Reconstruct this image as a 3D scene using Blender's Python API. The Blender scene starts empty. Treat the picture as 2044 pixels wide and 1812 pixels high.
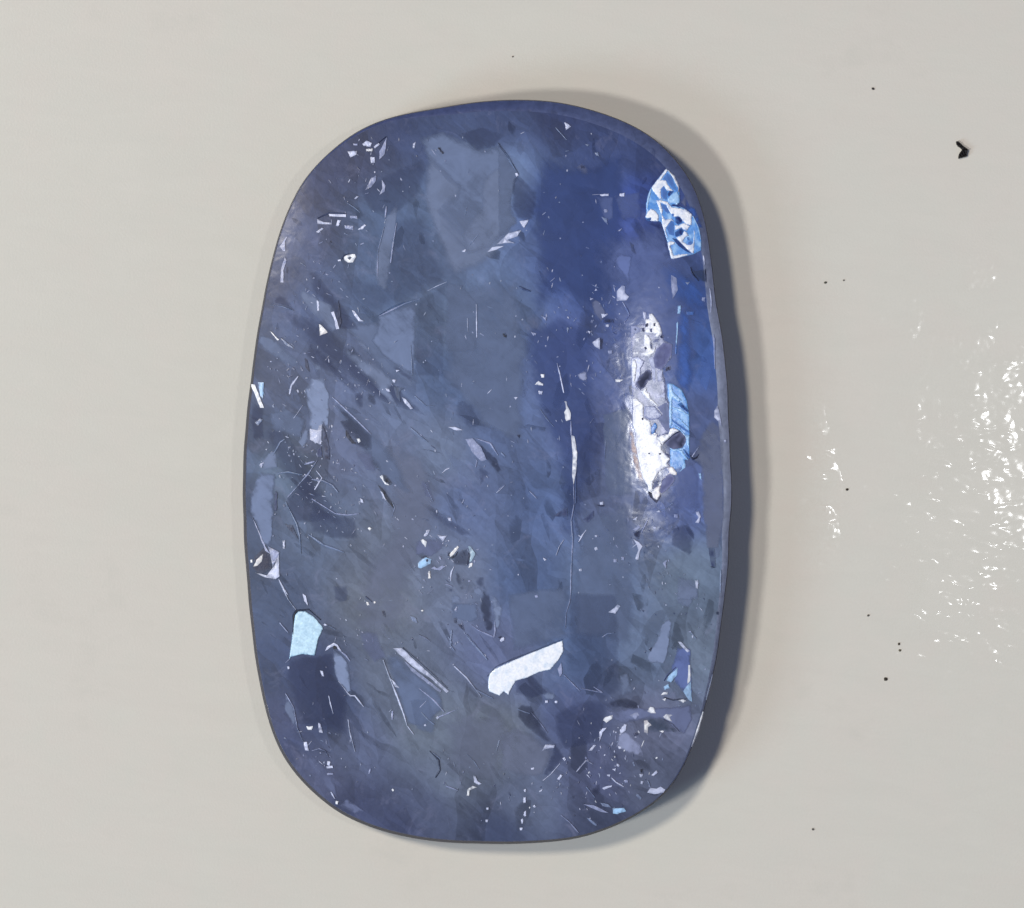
# Close-up of a polished, heavily included blue gemstone lying on a glossy off-white surface.
# Scene unit: 1 Blender unit = 1 mm.
import bpy, bmesh, math, random
import numpy as np
from mathutils import Vector, noise as mnoise
from mathutils.geometry import delaunay_2d_cdt

random.seed(11)
RNG = np.random.default_rng(5)
scene = bpy.context.scene
scene.unit_settings.system = 'METRIC'
scene.unit_settings.scale_length = 0.001
COL = scene.collection

# ------------------------------------------------------------------ camera
CAM_D = 120.0
FRAME_W = 20.44
cam = bpy.data.cameras.new('camera')
cam.sensor_width = 36.0
cam.lens = 36.0 * CAM_D / FRAME_W
cam.clip_start = 1.0
cam.clip_end = 1000.0
cam_o = bpy.data.objects.new('camera', cam)
cam_o.location = (0, 0, CAM_D)
COL.objects.link(cam_o)
scene.camera = cam_o

# ------------------------------------------------------------------ light
scene.view_settings.view_transform = 'Standard'
scene.view_settings.look = 'None'
scene.view_settings.exposure = 0.0
scene.view_settings.gamma = 1.0
world = bpy.data.worlds.new('World')
scene.world = world
world.use_nodes = True
world.node_tree.nodes['Background'].inputs[0].default_value = (0.29, 0.43, 1.0, 1)
world.node_tree.nodes['Background'].inputs[1].default_value = 0.16

def area(name, loc, size, irradiance, color, target=(0, 0, 0)):
    """round area lamp that gives `irradiance` on the table at the target"""
    l = bpy.data.lights.new(name, 'AREA')
    l.shape = 'DISK'
    l.size = size
    d = Vector(loc) - Vector(target)
    cos_s = d.z / d.length
    l.energy = irradiance * math.pi * d.length_squared / cos_s
    l.color = color
    o = bpy.data.objects.new(name, l)
    o.location = loc
    o.rotation_euler = d.to_track_quat('Z', 'Y').to_euler()
    COL.objects.link(o)
    return o

area('cool_lamp', (-185, -62, 270), 34, 1.04, (0.99, 0.97, 0.98))
area('warm_lamp', (-108, 62, 270), 34, 1.42, (1.0, 0.925, 0.83))
area('window_glow', (-300, -150, 200), 120, 0.54, (0.55, 0.78, 1.0))
area('flash_lamp', (26.0, 2.5, 112), 3.6, 0.20, (0.97, 0.98, 1.0))

scene.cycles.max_bounces = 3
scene.cycles.use_adaptive_sampling = True
scene.cycles.adaptive_threshold = 0.02
scene.cycles.transparent_max_bounces = 16
scene.cycles.caustics_reflective = False
scene.cycles.caustics_refractive = False
scene.cycles.sample_clamp_indirect = 6.0

# ------------------------------------------------------------------ helpers
def lin(c):
    c = c / 255.0
    return c / 12.92 if c <= 0.04045 else ((c + 0.055) / 1.055) ** 2.4

def lin3(rgb):
    return tuple(lin(v) for v in rgb)

def to_world(px, py, z=0.0):
    """photo position (2044-wide grid) at height z -> world x, y"""
    s = (CAM_D - z) / CAM_D / 100.0
    return (px - 1022.0) * s, (906.0 - py) * s

class NT:
    def __init__(self, name):
        self.m = bpy.data.materials.new(name)
        self.m.use_nodes = True
        self.t = self.m.node_tree
        self.b = self.t.nodes['Principled BSDF']
        self.out = self.t.nodes['Material Output']
    def n(self, typ, **kw):
        nd = self.t.nodes.new(typ)
        for k, v in kw.items():
            setattr(nd, k, v)
        return nd
    def l(self, a, b):
        self.t.links.new(a, b)
    def math(self, op, a, b=None, clamp=False):
        nd = self.n('ShaderNodeMath', operation=op, use_clamp=clamp)
        for i, v in enumerate((a, b)):
            if v is None:
                continue
            if isinstance(v, (int, float)):
                nd.inputs[i].default_value = v
            else:
                self.l(v, nd.inputs[i])
        return nd.outputs[0]
    def ramp(self, fac, stops):
        nd = self.n('ShaderNodeValToRGB')
        el = nd.color_ramp.elements
        while len(el) < len(stops):
            el.new(0.5)
        for e, (p, c) in zip(el, stops):
            e.position = p
            e.color = c if len(c) == 4 else (*c, 1)
        self.l(fac, nd.inputs[0])
        return nd
    def noise(self, vec, scale, detail=3.0, rough=0.55, dist=0.0):
        nd = self.n('ShaderNodeTexNoise')
        nd.inputs['Scale'].default_value = scale
        nd.inputs['Detail'].default_value = detail
        nd.inputs['Roughness'].default_value = rough
        nd.inputs['Distortion'].default_value = dist
        self.l(vec, nd.inputs['Vector'])
        return nd.outputs['Fac']
    def mapping(self, vec, rot=0.0, scale=(1, 1, 1)):
        r = self.n('ShaderNodeMapping')
        r.inputs['Rotation'].default_value[2] = rot
        self.l(vec, r.inputs['Vector'])
        nd = self.n('ShaderNodeMapping')
        nd.inputs['Scale'].default_value = scale
        self.l(r.outputs[0], nd.inputs['Vector'])
        return nd.outputs[0]
    def mulcol(self, colr, fac):
        nd = self.n('ShaderNodeVectorMath', operation='SCALE')
        self.l(colr, nd.inputs[0])
        self.l(fac, nd.inputs['Scale'])
        return nd.outputs[0]

# ------------------------------------------------------------------ materials
def mat_table():
    k = NT('glazed_white')
    tc = k.n('ShaderNodeTexCoord').outputs['Object']
    big = k.noise(tc, 0.16, 4.0, 0.6, 0.4)
    fine = k.noise(tc, 1.1, 5.0, 0.6)
    grain = k.noise(tc, 22.0, 2.0, 0.6)
    f = k.math('ADD', k.math('MULTIPLY', big, 0.55), k.math('MULTIPLY', fine, 0.45))
    r = k.ramp(f, [(0.28, (0.566, 0.540, 0.458)), (0.42, (0.614, 0.574, 0.490)), (0.55, (0.602, 0.576, 0.490)), (0.74, (0.628, 0.594, 0.508))])
    scuff = k.noise(k.mapping(tc, 0.12, (0.5, 2.2, 1)), 1.2, 6.0, 0.7, 0.8)
    g = k.math('ADD', k.math('MULTIPLY', grain, 0.06), k.math('ADD', k.math('MULTIPLY', scuff, 0.07), 0.935))
    k.l(k.mulcol(r.outputs[0], g), k.b.inputs['Base Color'])
    k.b.inputs['Roughness'].default_value = 0.36
    k.b.inputs['Specular IOR Level'].default_value = 0.35
    # thin glaze with sparse orange-peel patches; only there does the lamp break into sparkles
    k.b.inputs['Coat Weight'].default_value = 0.32
    k.b.inputs['Coat Roughness'].default_value = 0.085
    k.b.inputs['Coat IOR'].default_value = 1.5
    st = k.mapping(tc, 0.06, (0.62, 1.25, 1))
    bumpy = k.noise(st, 2.9, 1.0, 0.5, 0.8)
    # worn patches of the glaze: right of the frame's middle and a narrow strip beside the stone
    def spot(cx, cy, rx, ry):
        mp = k.n('ShaderNodeMapping', vector_type='TEXTURE')
        mp.inputs['Location'].default_value = (cx, cy, 0)
        mp.inputs['Scale'].default_value = (rx, ry, 1)
        k.l(tc, mp.inputs['Vector'])
        g = k.n('ShaderNodeTexGradient', gradient_type='SPHERICAL')
        k.l(mp.outputs[0], g.inputs['Vector'])
        return g.outputs['Fac']
    sp = k.math('ADD', k.math('ADD', spot(8.7, -1.7, 3.4, 7.0), k.math('MULTIPLY', spot(8.7, -1.4, 1.3, 2.4), 0.5)), k.math('MULTIPLY', spot(5.85, -0.9, 0.75, 2.4), 1.5))
    pn = k.noise(tc, 0.9, 3.0, 0.65)
    pm = k.math('ADD', k.math('MULTIPLY', sp, 0.75), k.math('SUBTRACT', pn, 0.5))
    patch = k.ramp(pm, [(0.28, (0.0, 0.0, 0.0)), (0.74, (1, 1, 1))])
    h = k.math('MULTIPLY', bumpy, patch.outputs[0])
    bp = k.n('ShaderNodeBump')
    bp.inputs['Strength'].default_value = 1.0
    bp.inputs['Distance'].default_value = 0.023
    k.l(h, bp.inputs['Height'])
    k.l(bp.outputs[0], k.b.inputs['Coat Normal'])
    bp2 = k.n('ShaderNodeBump')
    bp2.inputs['Strength'].default_value = 0.25
    bp2.inputs['Distance'].default_value = 0.01
    k.l(grain, bp2.inputs['Height'])
    k.l(bp2.outputs[0], k.b.inputs['Normal'])
    return k.m

def polish_bump(k, tc):
    """pits and drag lines left in the polish"""
    n = k.noise(tc, 3.2, 2.0, 0.5, 0.3)
    bp = k.n('ShaderNodeBump')
    bp.inputs['Strength'].default_value = 1.0
    bp.inputs['Distance'].default_value = 0.0028
    k.l(n, bp.inputs['Height'])
    return bp.outputs[0]

def mat_body():
    k = NT('blue_gem_body')
    tc = k.n('ShaderNodeTexCoord').outputs['Object']
    zone = k.n('ShaderNodeAttribute', attribute_name='col').outputs['Color']
    # angular growth zones and healed fractures: warped cells in two directions
    warp = k.n('ShaderNodeTexNoise')
    warp.inputs['Scale'].default_value = 0.9
    warp.inputs['Detail'].default_value = 2.0
    k.l(tc, warp.inputs['Vector'])
    wv = k.n('ShaderNodeVectorMath', operation='MULTIPLY_ADD')
    k.l(warp.outputs['Color'], wv.inputs[0])
    wv.inputs[1].default_value = (0.55, 0.55, 0.3)
    k.l(tc, wv.inputs[2])
    def cells(rot, sc, scale, rnd=1.0):
        v = k.n('ShaderNodeTexVoronoi', feature='F1')
        v.inputs['Scale'].default_value = scale
        v.inputs['Randomness'].default_value = rnd
        k.l(k.mapping(wv.outputs[0], rot, sc), v.inputs['Vector'])
        return v
    c1 = cells(math.radians(48), (0.45, 1.5, 1), 1.0)
    c2 = cells(math.radians(4), (1.7, 0.42, 1), 0.8)
    c3 = cells(math.radians(40), (0.8, 2.4, 1), 2.6)
    sep = []
    for c in (c1, c2, c3):
        s = k.n('ShaderNodeSeparateColor')
        k.l(c.outputs['Color'], s.inputs[0])
        sep.append(s.outputs[0])
    cloud = k.noise(tc, 0.8, 5.0, 0.62, 0.3)
    streak = k.noise(k.mapping(tc, math.radians(44), (0.9, 5.0, 1)), 1.3, 4.0, 0.6, 0.5)
    fine = k.noise(tc, 9.0, 4.0, 0.65)
    def term(v, amt):
        return k.math('MULTIPLY', k.math('SUBTRACT', v, 0.5), amt)
    f = k.math('ADD', term(sep[0], 0.30), term(sep[1], 0.34))
    f = k.math('ADD', f, term(sep[2], 0.22))
    f = k.math('ADD', f, term(cloud, 0.6))
    f = k.math('ADD', f, term(streak, 0.5))
    f = k.math('ADD', f, term(fine, 0.45))
    f = k.math('ADD', f, 1.0)
    c = k.mulcol(zone, f)
    # pale milky silk
    silk = k.ramp(k.noise(tc, 1.7, 6.0, 0.7, 0.8), [(0.56, (0, 0, 0)), (0.80, (1, 1, 1))])
    mx = k.n('ShaderNodeMix', data_type='RGBA')
    k.l(k.math('MULTIPLY', silk.outputs[0], 0.28), mx.inputs['Factor'])
    k.l(c, mx.inputs['A'])
    mx.inputs['B'].default_value = (*lin3((150, 152, 182)), 1)
    k.l(mx.outputs['Result'], k.b.inputs['Base Color'])
    k.b.inputs['Roughness'].default_value = 0.5
    k.b.inputs['Specular IOR Level'].default_value = 0.25
    k.b.inputs['Coat Weight'].default_value = 0.6
    k.b.inputs['Coat Roughness'].default_value = 0.11
    h = k.math('ADD', k.math('MULTIPLY', sep[2], 0.4), k.math('MULTIPLY', fine, 0.7))
    h = k.math('ADD', h, k.math('MULTIPLY', cloud, 0.8))
    bp = k.n('ShaderNodeBump')
    bp.inputs['Strength'].default_value = 0.4
    bp.inputs['Distance'].default_value = 0.02
    k.l(h, bp.inputs['Height'])
    k.l(bp.outputs[0], k.b.inputs['Normal'])
    k.l(polish_bump(k, tc), k.b.inputs['Coat Normal'])
    return k.m

def mat_girdle(name, rgb, rough):
    k = NT(name)
    tc = k.n('ShaderNodeTexCoord').outputs['Object']
    n = k.noise(tc, 2.2, 5.0, 0.65)
    a = lin3(rgb)
    r = k.ramp(n, [(0.3, tuple(v * 0.7 for v in a)), (0.7, tuple(v * 1.35 for v in a))])
    k.l(r.outputs[0], k.b.inputs['Base Color'])
    k.b.inputs['Roughness'].default_value = rough
    k.b.inputs['Specular IOR Level'].default_value = 0.3
    bp = k.n('ShaderNodeBump')
    bp.inputs['Strength'].default_value = 0.3
    bp.inputs['Distance'].default_value = 0.02
    k.l(n, bp.inputs['Height'])
    k.l(bp.outputs[0], k.b.inputs['Normal'])
    return k.m

def mat_veil():
    """thin internal film: colour and density come from the mesh"""
    k = NT('fracture_or_glow_film')
    tc = k.n('ShaderNodeTexCoord').outputs['Object']
    at = k.n('ShaderNodeAttribute', attribute_name='col')
    n1 = k.noise(tc, 2.3, 5.0, 0.65, 0.5)
    n2 = k.noise(k.mapping(tc, math.radians(46), (1.2, 6.0, 1)), 1.6, 4.0, 0.6)
    amp = k.n('ShaderNodeAttribute', attribute_name='amp').outputs['Fac']
    m = k.math('ADD', k.math('MULTIPLY', n1, 0.65), k.math('MULTIPLY', n2, 0.55))
    e = k.math('ADD', k.math('MULTIPLY', at.outputs['Alpha'], 0.75), k.math('SUBTRACT', m, 0.60))
    mr = k.n('ShaderNodeMapRange', interpolation_type='SMOOTHSTEP')
    mr.inputs['From Min'].default_value = -0.02
    mr.inputs['From Max'].default_value = 0.58
    k.l(e, mr.inputs['Value'])
    a = k.math('MULTIPLY', mr.outputs[0], amp, clamp=True)
    tone = k.math('ADD', k.math('MULTIPLY', n1, 0.7), 0.65)
    k.l(k.mulcol(at.outputs['Color'], tone), k.b.inputs['Base Color'])
    k.l(a, k.b.inputs['Alpha'])
    k.b.inputs['Roughness'].default_value = 0.5
    k.b.inputs['Specular IOR Level'].default_value = 0.25
    k.b.inputs['Coat Weight'].default_value = 0.6
    k.b.inputs['Coat Roughness'].default_value = 0.11
    k.l(polish_bump(k, tc), k.b.inputs['Coat Normal'])
    return k.m

def mat_flake(name, rough, spec, metallic, bump, tonevar=0.35):
    k = NT(name)
    tc = k.n('ShaderNodeTexCoord').outputs['Object']
    at = k.n('ShaderNodeAttribute', attribute_name='col')
    n = k.noise(tc, 7.0, 4.0, 0.65, 0.4)
    tone = k.math('ADD', k.math('MULTIPLY', n, tonevar), 1.0 - tonevar * 0.5)
    k.l(k.mulcol(at.outputs['Color'], tone), k.b.inputs['Base Color'])
    k.b.inputs['Roughness'].default_value = rough
    k.b.inputs['Specular IOR Level'].default_value = spec
    k.b.inputs['Metallic'].default_value = metallic
    bp = k.n('ShaderNodeBump')
    bp.inputs['Strength'].default_value = 0.6
    bp.inputs['Distance'].default_value = bump
    k.l(n, bp.inputs['Height'])
    k.l(bp.outputs[0], k.b.inputs['Normal'])
    return k.m

M_TABLE = mat_table()
M_BODY = mat_body()
M_BEVEL = mat_flake('bevel_gem_skin', 0.4, 0.3, 0.0, 0.02, 0.9)
M_UNDER = mat_girdle('underside_gem_skin', (58, 68, 108), 0.5)
M_GIRDLE = mat_girdle('girdle_painted_dark', (27, 30, 50), 0.5)  # dark colour paints the edge darkening that refraction would give
M_VEIL = mat_veil()
M_FLAKE = mat_flake('pale_inclusion', 0.30, 0.5, 0.0, 0.02)
M_GLINT = mat_flake('painted_glint_skin', 0.22, 0.7, 0.0, 0.003, 0.12)  # pale diffuse chips that paint the lamp reflections on the stone
M_DARK = mat_flake('dark_inclusion', 0.45, 0.3, 0.0, 0.02)

# ------------------------------------------------------------------ setting
def mesh_obj(name, verts, faces, mat, parent=None, smooth=False, cols=None):
    me = bpy.data.meshes.new(name)
    me.from_pydata([tuple(v) for v in verts], [], faces)
    if cols is not None:
        at = me.color_attributes.new('col', 'FLOAT_COLOR', 'POINT')
        at.data.foreach_set('color', np.asarray(cols, dtype=np.float32).ravel())
    if smooth:
        me.polygons.foreach_set('use_smooth', [True] * len(me.polygons))
    me.materials.append(mat)
    me.update()
    o = bpy.data.objects.new(name, me)
    COL.objects.link(o)
    if parent is not None:
        o.parent = parent
        o.location = -parent.location
    return o

def rounded_slab():
    bm = bmesh.new()
    bmesh.ops.create_cube(bm, size=1.0)
    bmesh.ops.scale(bm, vec=(60, 60, 6), verts=bm.verts)
    bmesh.ops.translate(bm, vec=(0, 0, -3), verts=bm.verts)
    bmesh.ops.bevel(bm, geom=bm.edges[:], offset=0.8, segments=3, affect='EDGES')
    me = bpy.data.meshes.new('tabletop')
    bm.to_mesh(me)
    bm.free()
    me.materials.append(M_TABLE)
    o = bpy.data.objects.new('tabletop', me)
    COL.objects.link(o)
    return o

table = rounded_slab()
table['kind'] = 'structure'
table['label'] = 'glossy off-white glazed surface under the stone'

# ------------------------------------------------------------------ the stone's form
OUTER = [(991,200),(872,217),(774,235),(714,260),(649,311),(604,361),(568,436),(542,525),(524,614),(509,700),
         (501,766),(491,855),(486,945),(487,1034),(491,1123),(495,1168),(504,1257),(519,1362),(540,1451),(559,1501),
         (595,1552),(646,1600),(678,1624),(753,1656),(842,1676),(961,1683),(1069,1682),(1158,1673),(1232,1647),
         (1292,1615),(1337,1576),(1360,1540),(1381,1493),(1408,1406),(1423,1347),(1438,1252),(1447,1183),(1454,1064),
         (1457,915),(1453,826),(1447,721),(1438,647),(1427,600),(1420,525),(1414,480),(1407,436),(1390,382),
         (1372,346),(1346,316),(1325,291),(1292,266),(1247,242),(1188,221),(1113,203)]
# width (in photo px) of the bevel between dome and girdle, by angle (deg, y up, from centre)
BEVEL = [(-180,3),(-120,3),(-80,3),(-60,4),(-40,10),(-20,14),(0,18),(15,22),(30,22),(45,22),(55,27),(65,27),
         (75,25),(85,23),(95,18),(105,8),(120,3),(180,3)]
CX, CY = 975.0, 945.0
Z_GIRD, Z_CROWN, Z_TOP = 0.75, 1.25, 1.55

_th = np.array([math.atan2(-(y - CY), x - CX) for x, y in OUTER])
_rr = np.array([math.hypot(x - CX, y - CY) for x, y in OUTER])
_o = np.argsort(_th)
_th, _rr = _th[_o], _rr[_o]
_T = np.linspace(-math.pi, math.pi, 721)
_R = np.interp(_T, np.concatenate((_th - 2 * math.pi, _th, _th + 2 * math.pi)), np.tile(_rr, 3))
for _ in range(7):      # light smoothing of the traced outline
    _c = _R[:-1]
    _c = (np.roll(_c, 3) + 2 * np.roll(_c, 1) + 3 * _c + 2 * np.roll(_c, -1) + np.roll(_c, -3)) / 9.0
    _R = np.append(_c, _c[0])
_bt = np.radians([b[0] for b in BEVEL])
_bw = np.array([float(b[1]) for b in BEVEL])

def radius(th):
    return np.interp(th, _T, _R)

def bevel_w(th):
    return np.interp(th, _bt, _bw)

def dome_z(px, py):
    """height of the polished dome at a photo position"""
    th = math.atan2(-(py - CY), px - CX)
    r = math.hypot(px - CX, py - CY)
    R = float(radius(th))
    rc = R - float(bevel_w(th))
    if r <= rc:
        t = r / rc
        return Z_CROWN + (Z_TOP - Z_CROWN) * (1 - t ** 2.6)
    t = min(1.0, (r - rc) / max(R - rc, 1e-3))
    return Z_CROWN - 0.0045 * (R - rc) * t ** 1.6

def on_dome(px, py, off=0.0):
    z = dome_z(px, py) + off
    x, y = to_world(px, py, z)
    return (x, y, z)

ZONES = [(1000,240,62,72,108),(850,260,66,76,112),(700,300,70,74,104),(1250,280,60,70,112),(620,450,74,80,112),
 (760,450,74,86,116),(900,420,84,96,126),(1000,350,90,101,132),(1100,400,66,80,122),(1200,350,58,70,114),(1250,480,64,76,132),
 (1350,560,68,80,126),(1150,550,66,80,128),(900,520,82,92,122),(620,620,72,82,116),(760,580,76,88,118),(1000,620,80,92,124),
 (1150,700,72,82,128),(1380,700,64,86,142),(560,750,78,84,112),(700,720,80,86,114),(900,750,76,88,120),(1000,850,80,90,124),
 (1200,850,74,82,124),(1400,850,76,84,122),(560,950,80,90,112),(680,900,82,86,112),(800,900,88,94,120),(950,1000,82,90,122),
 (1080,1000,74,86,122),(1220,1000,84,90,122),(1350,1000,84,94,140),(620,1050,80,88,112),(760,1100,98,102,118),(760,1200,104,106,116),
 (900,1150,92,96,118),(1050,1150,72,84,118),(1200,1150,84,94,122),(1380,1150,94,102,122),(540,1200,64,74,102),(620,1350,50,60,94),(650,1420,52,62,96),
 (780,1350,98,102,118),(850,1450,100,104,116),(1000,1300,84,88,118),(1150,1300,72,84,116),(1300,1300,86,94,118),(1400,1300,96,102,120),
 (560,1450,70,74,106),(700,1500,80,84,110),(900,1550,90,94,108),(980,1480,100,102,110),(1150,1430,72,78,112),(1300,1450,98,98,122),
 (500,1000,58,68,96),(505,850,62,72,100),(520,700,64,72,100),(500,1150,58,68,94),(525,1330,54,64,94),(560,1480,58,64,96),  # darker rim samples paint the dark edge falloff into the body colour
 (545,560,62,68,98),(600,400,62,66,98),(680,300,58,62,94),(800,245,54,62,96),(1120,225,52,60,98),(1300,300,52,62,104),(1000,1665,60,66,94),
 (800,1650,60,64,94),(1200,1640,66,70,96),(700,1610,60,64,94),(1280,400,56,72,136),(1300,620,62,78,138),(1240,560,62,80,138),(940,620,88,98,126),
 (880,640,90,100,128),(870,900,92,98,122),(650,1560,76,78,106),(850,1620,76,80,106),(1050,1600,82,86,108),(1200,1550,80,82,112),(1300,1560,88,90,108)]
_zp = np.array([(z[0], z[1]) for z in ZONES], float)
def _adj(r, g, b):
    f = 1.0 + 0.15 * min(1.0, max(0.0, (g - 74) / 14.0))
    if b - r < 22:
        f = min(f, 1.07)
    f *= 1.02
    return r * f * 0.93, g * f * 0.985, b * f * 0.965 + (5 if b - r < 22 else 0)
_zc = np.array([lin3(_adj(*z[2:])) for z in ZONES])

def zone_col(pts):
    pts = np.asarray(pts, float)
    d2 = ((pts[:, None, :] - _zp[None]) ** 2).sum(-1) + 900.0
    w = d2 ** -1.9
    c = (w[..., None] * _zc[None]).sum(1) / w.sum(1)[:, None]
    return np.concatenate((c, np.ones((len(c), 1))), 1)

gem_x, gem_y = to_world(CX, CY)
gem = bpy.data.objects.new('gemstone', None)
gem.location = (gem_x, gem_y, 0)
gem.empty_display_size = 2
COL.objects.link(gem)
gem['label'] = 'polished cushion-shaped blue gemstone full of pale inclusions on off-white surface'
gem['category'] = 'gemstone'

def ring_surface(name, rings, mat, nseg=420, cap_center=None, cap_base=False, smooth=True, colour=False, colfn=None):
    """rings: list of functions th -> (radius px, z)"""
    ths = np.linspace(-math.pi, math.pi, nseg, endpoint=False)
    verts, faces, pix = [], [], []
    for fn in rings:
        for th in ths:
            r, z = fn(th)
            px, py = CX + r * math.cos(th), CY - r * math.sin(th)
            x, y = to_world(px, py, z)
            verts.append((x, y, z))
            pix.append((px, py))
    for i in range(len(rings) - 1):
        for j in range(nseg):
            a, b = i * nseg + j, i * nseg + (j + 1) % nseg
            faces.append((a, b, b + nseg, a + nseg))
    if cap_center is not None:
        x, y = to_world(CX, CY, cap_center)
        verts.append((x, y, cap_center))
        pix.append((CX, CY))
        ci = len(verts) - 1
        for j in range(nseg):
            faces.append((ci, (j + 1) % nseg, j))
        faces = [tuple(reversed(f)) for f in faces]
    if cap_base:
        i0 = (len(rings) - 1) * nseg
        faces.append(tuple(i0 + j for j in range(nseg)))
    cols = zone_col(pix) if colour else None
    if colfn:
        cols = [colfn(p) for p in pix]
    return mesh_obj(name, verts, faces, mat, gem, smooth, cols)

def R_(th): return float(radius(th))
def GW(th): return min(7.0, 1.6 + 4.4 * max(0.0, -math.cos(th - 0.55)) ** 0.5)   # visible width of the girdle, painted dark for the refracted edge
def C_(th): return R_(th) - max(float(bevel_w(th)), GW(th) + 1.0)

dome_rings = []
for t in [0.02 + 0.98 * (i / 74.0) for i in range(75)]:
    dome_rings.append(lambda th, t=t: (C_(th) * t, Z_CROWN + (Z_TOP - Z_CROWN) * (1 - t ** 2.6)))
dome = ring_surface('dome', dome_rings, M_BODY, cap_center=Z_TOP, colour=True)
bev = [lambda th, t=t: (C_(th) + (R_(th) - GW(th) - C_(th)) * t, Z_CROWN + 0.001 - 0.0045 * (R_(th) - C_(th)) * t ** 1.6)
       for t in (0.0, 0.2, 0.4, 0.6, 0.8, 1.0)]
_bc = [(-180, (64, 72, 100)), (-60, (76, 84, 110)), (-35, (116, 124, 146)), (0, (140, 148, 168)), (35, (140, 148, 170)), (52, (94, 104, 136)),  # bevel tone by angle: its light and dim sides put into the colour
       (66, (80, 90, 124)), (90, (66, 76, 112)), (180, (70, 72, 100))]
def bevel_light_col(p):
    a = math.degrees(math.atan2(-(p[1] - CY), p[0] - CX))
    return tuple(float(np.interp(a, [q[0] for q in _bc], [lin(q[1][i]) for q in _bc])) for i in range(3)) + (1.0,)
ring_surface('bevel', list(reversed(bev)), M_BEVEL, colfn=bevel_light_col)
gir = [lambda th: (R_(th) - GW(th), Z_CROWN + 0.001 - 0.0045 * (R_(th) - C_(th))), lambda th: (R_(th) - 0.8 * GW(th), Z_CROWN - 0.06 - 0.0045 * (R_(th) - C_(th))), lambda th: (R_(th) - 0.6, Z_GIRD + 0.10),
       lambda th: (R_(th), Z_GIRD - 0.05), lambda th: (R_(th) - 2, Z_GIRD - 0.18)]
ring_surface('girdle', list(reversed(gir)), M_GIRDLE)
und = []
for i in range(9):
    a = i / 8.0 * math.pi / 2
    und.append(lambda th, a=a: (R_(th) - 2 - 55 * (1 - math.cos(a)), (Z_GIRD - 0.18) * (1 - math.sin(a))))
ring_surface('underside', list(reversed(und)), M_UNDER, cap_base=False)

# ------------------------------------------------------------------ inclusions
TONE = {'W': (248, 251, 255), 'w': (255, 248, 242), 'L': (208, 214, 238), 'M': (154, 162, 194), 'S': (124, 138, 168),
        's': (106, 121, 152), 'g': (118, 126, 150), 'p': (108, 117, 150), 'I': (196, 226, 240), 'C': (168, 208, 244), 'E': (222, 238, 248),
        'B': (84, 144, 214), 'b': (66, 100, 172), 'n': (74, 108, 172), 'N': (14, 26, 92), 'K': (14, 16, 28), 'D': (50, 60, 96),
        'd': (64, 76, 110), 'k': (34, 40, 66), 'o': (186, 152, 142), 'q': (94, 98, 138), 'G': (62, 72, 92), 'e': (58, 78, 132), 'V': (98, 114, 164)}
CROP = {1: (455.3, 167.7, .2976), 2: (994.4, 167.7, .2976), 3: (455.3, 647.0, .2976), 4: (994.4, 647.0, .2976),
        5: (455.3, 1168.2, .2976), 6: (994.4, 1168.2, .2976), 'A': (1228.1, 311.5, .13224), 'B': (1228.1, 587.1, .13224),
        'C': (1228.1, 802.7, .13224), 'G': (808.7, 1048.4, .13224), 0: (0.0, 0.0, 1.0)}

def P(crop, s):
    ox, oy, k = CROP[crop]
    out = []
    for t in s.split():
        x, y = t.split(',')
        out.append((ox + float(x) * k, oy + float(y) * k))
    return out

def clip_in(pts, margin=2.0):
    """keep positions on the stone"""
    out = []
    for x, y in pts:
        th = math.atan2(-(y - CY), x - CX)
        r = math.hypot(x - CX, y - CY)
        m = R_(th) - margin
        if r > m:
            x, y = CX + (x - CX) * m / r, CY + (y - CY) * m / r
        out.append((x, y))
    return out

def seg_dist(p, a, b):
    ax, ay = a; bx, by = b; x, y = p
    dx, dy = bx - ax, by - ay
    L = dx * dx + dy * dy
    t = 0 if L == 0 else max(0, min(1, ((x - ax) * dx + (y - ay) * dy) / L))
    return math.hypot(x - ax - t * dx, y - ay - t * dy)

def edge_dist(p, poly):
    return min(seg_dist(p, poly[i], poly[(i + 1) % len(poly)]) for i in range(len(poly)))

def inside(p, poly):
    x, y = p
    c = False
    n = len(poly)
    for i in range(n):
        x1, y1 = poly[i]; x2, y2 = poly[(i + 1) % n]
        if (y1 > y) != (y2 > y) and x < (x2 - x1) * (y - y1) / (y2 - y1) + x1:
            c = not c
    return c

def rough_poly(poly, step, wob):
    """resample the outline finely with a slight irregular wobble (chipped edges)"""
    out = []
    n = len(poly)
    for i in range(n):
        a, b = poly[i], poly[(i + 1) % n]
        L = math.hypot(b[0] - a[0], b[1] - a[1])
        m = max(1, int(L / step))
        for j in range(m):
            t = j / m
            w = wob if j else 0.0
            out.append((a[0] + (b[0] - a[0]) * t + random.uniform(-w, w), a[1] + (b[1] - a[1]) * t + random.uniform(-w, w)))
    return out

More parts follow.
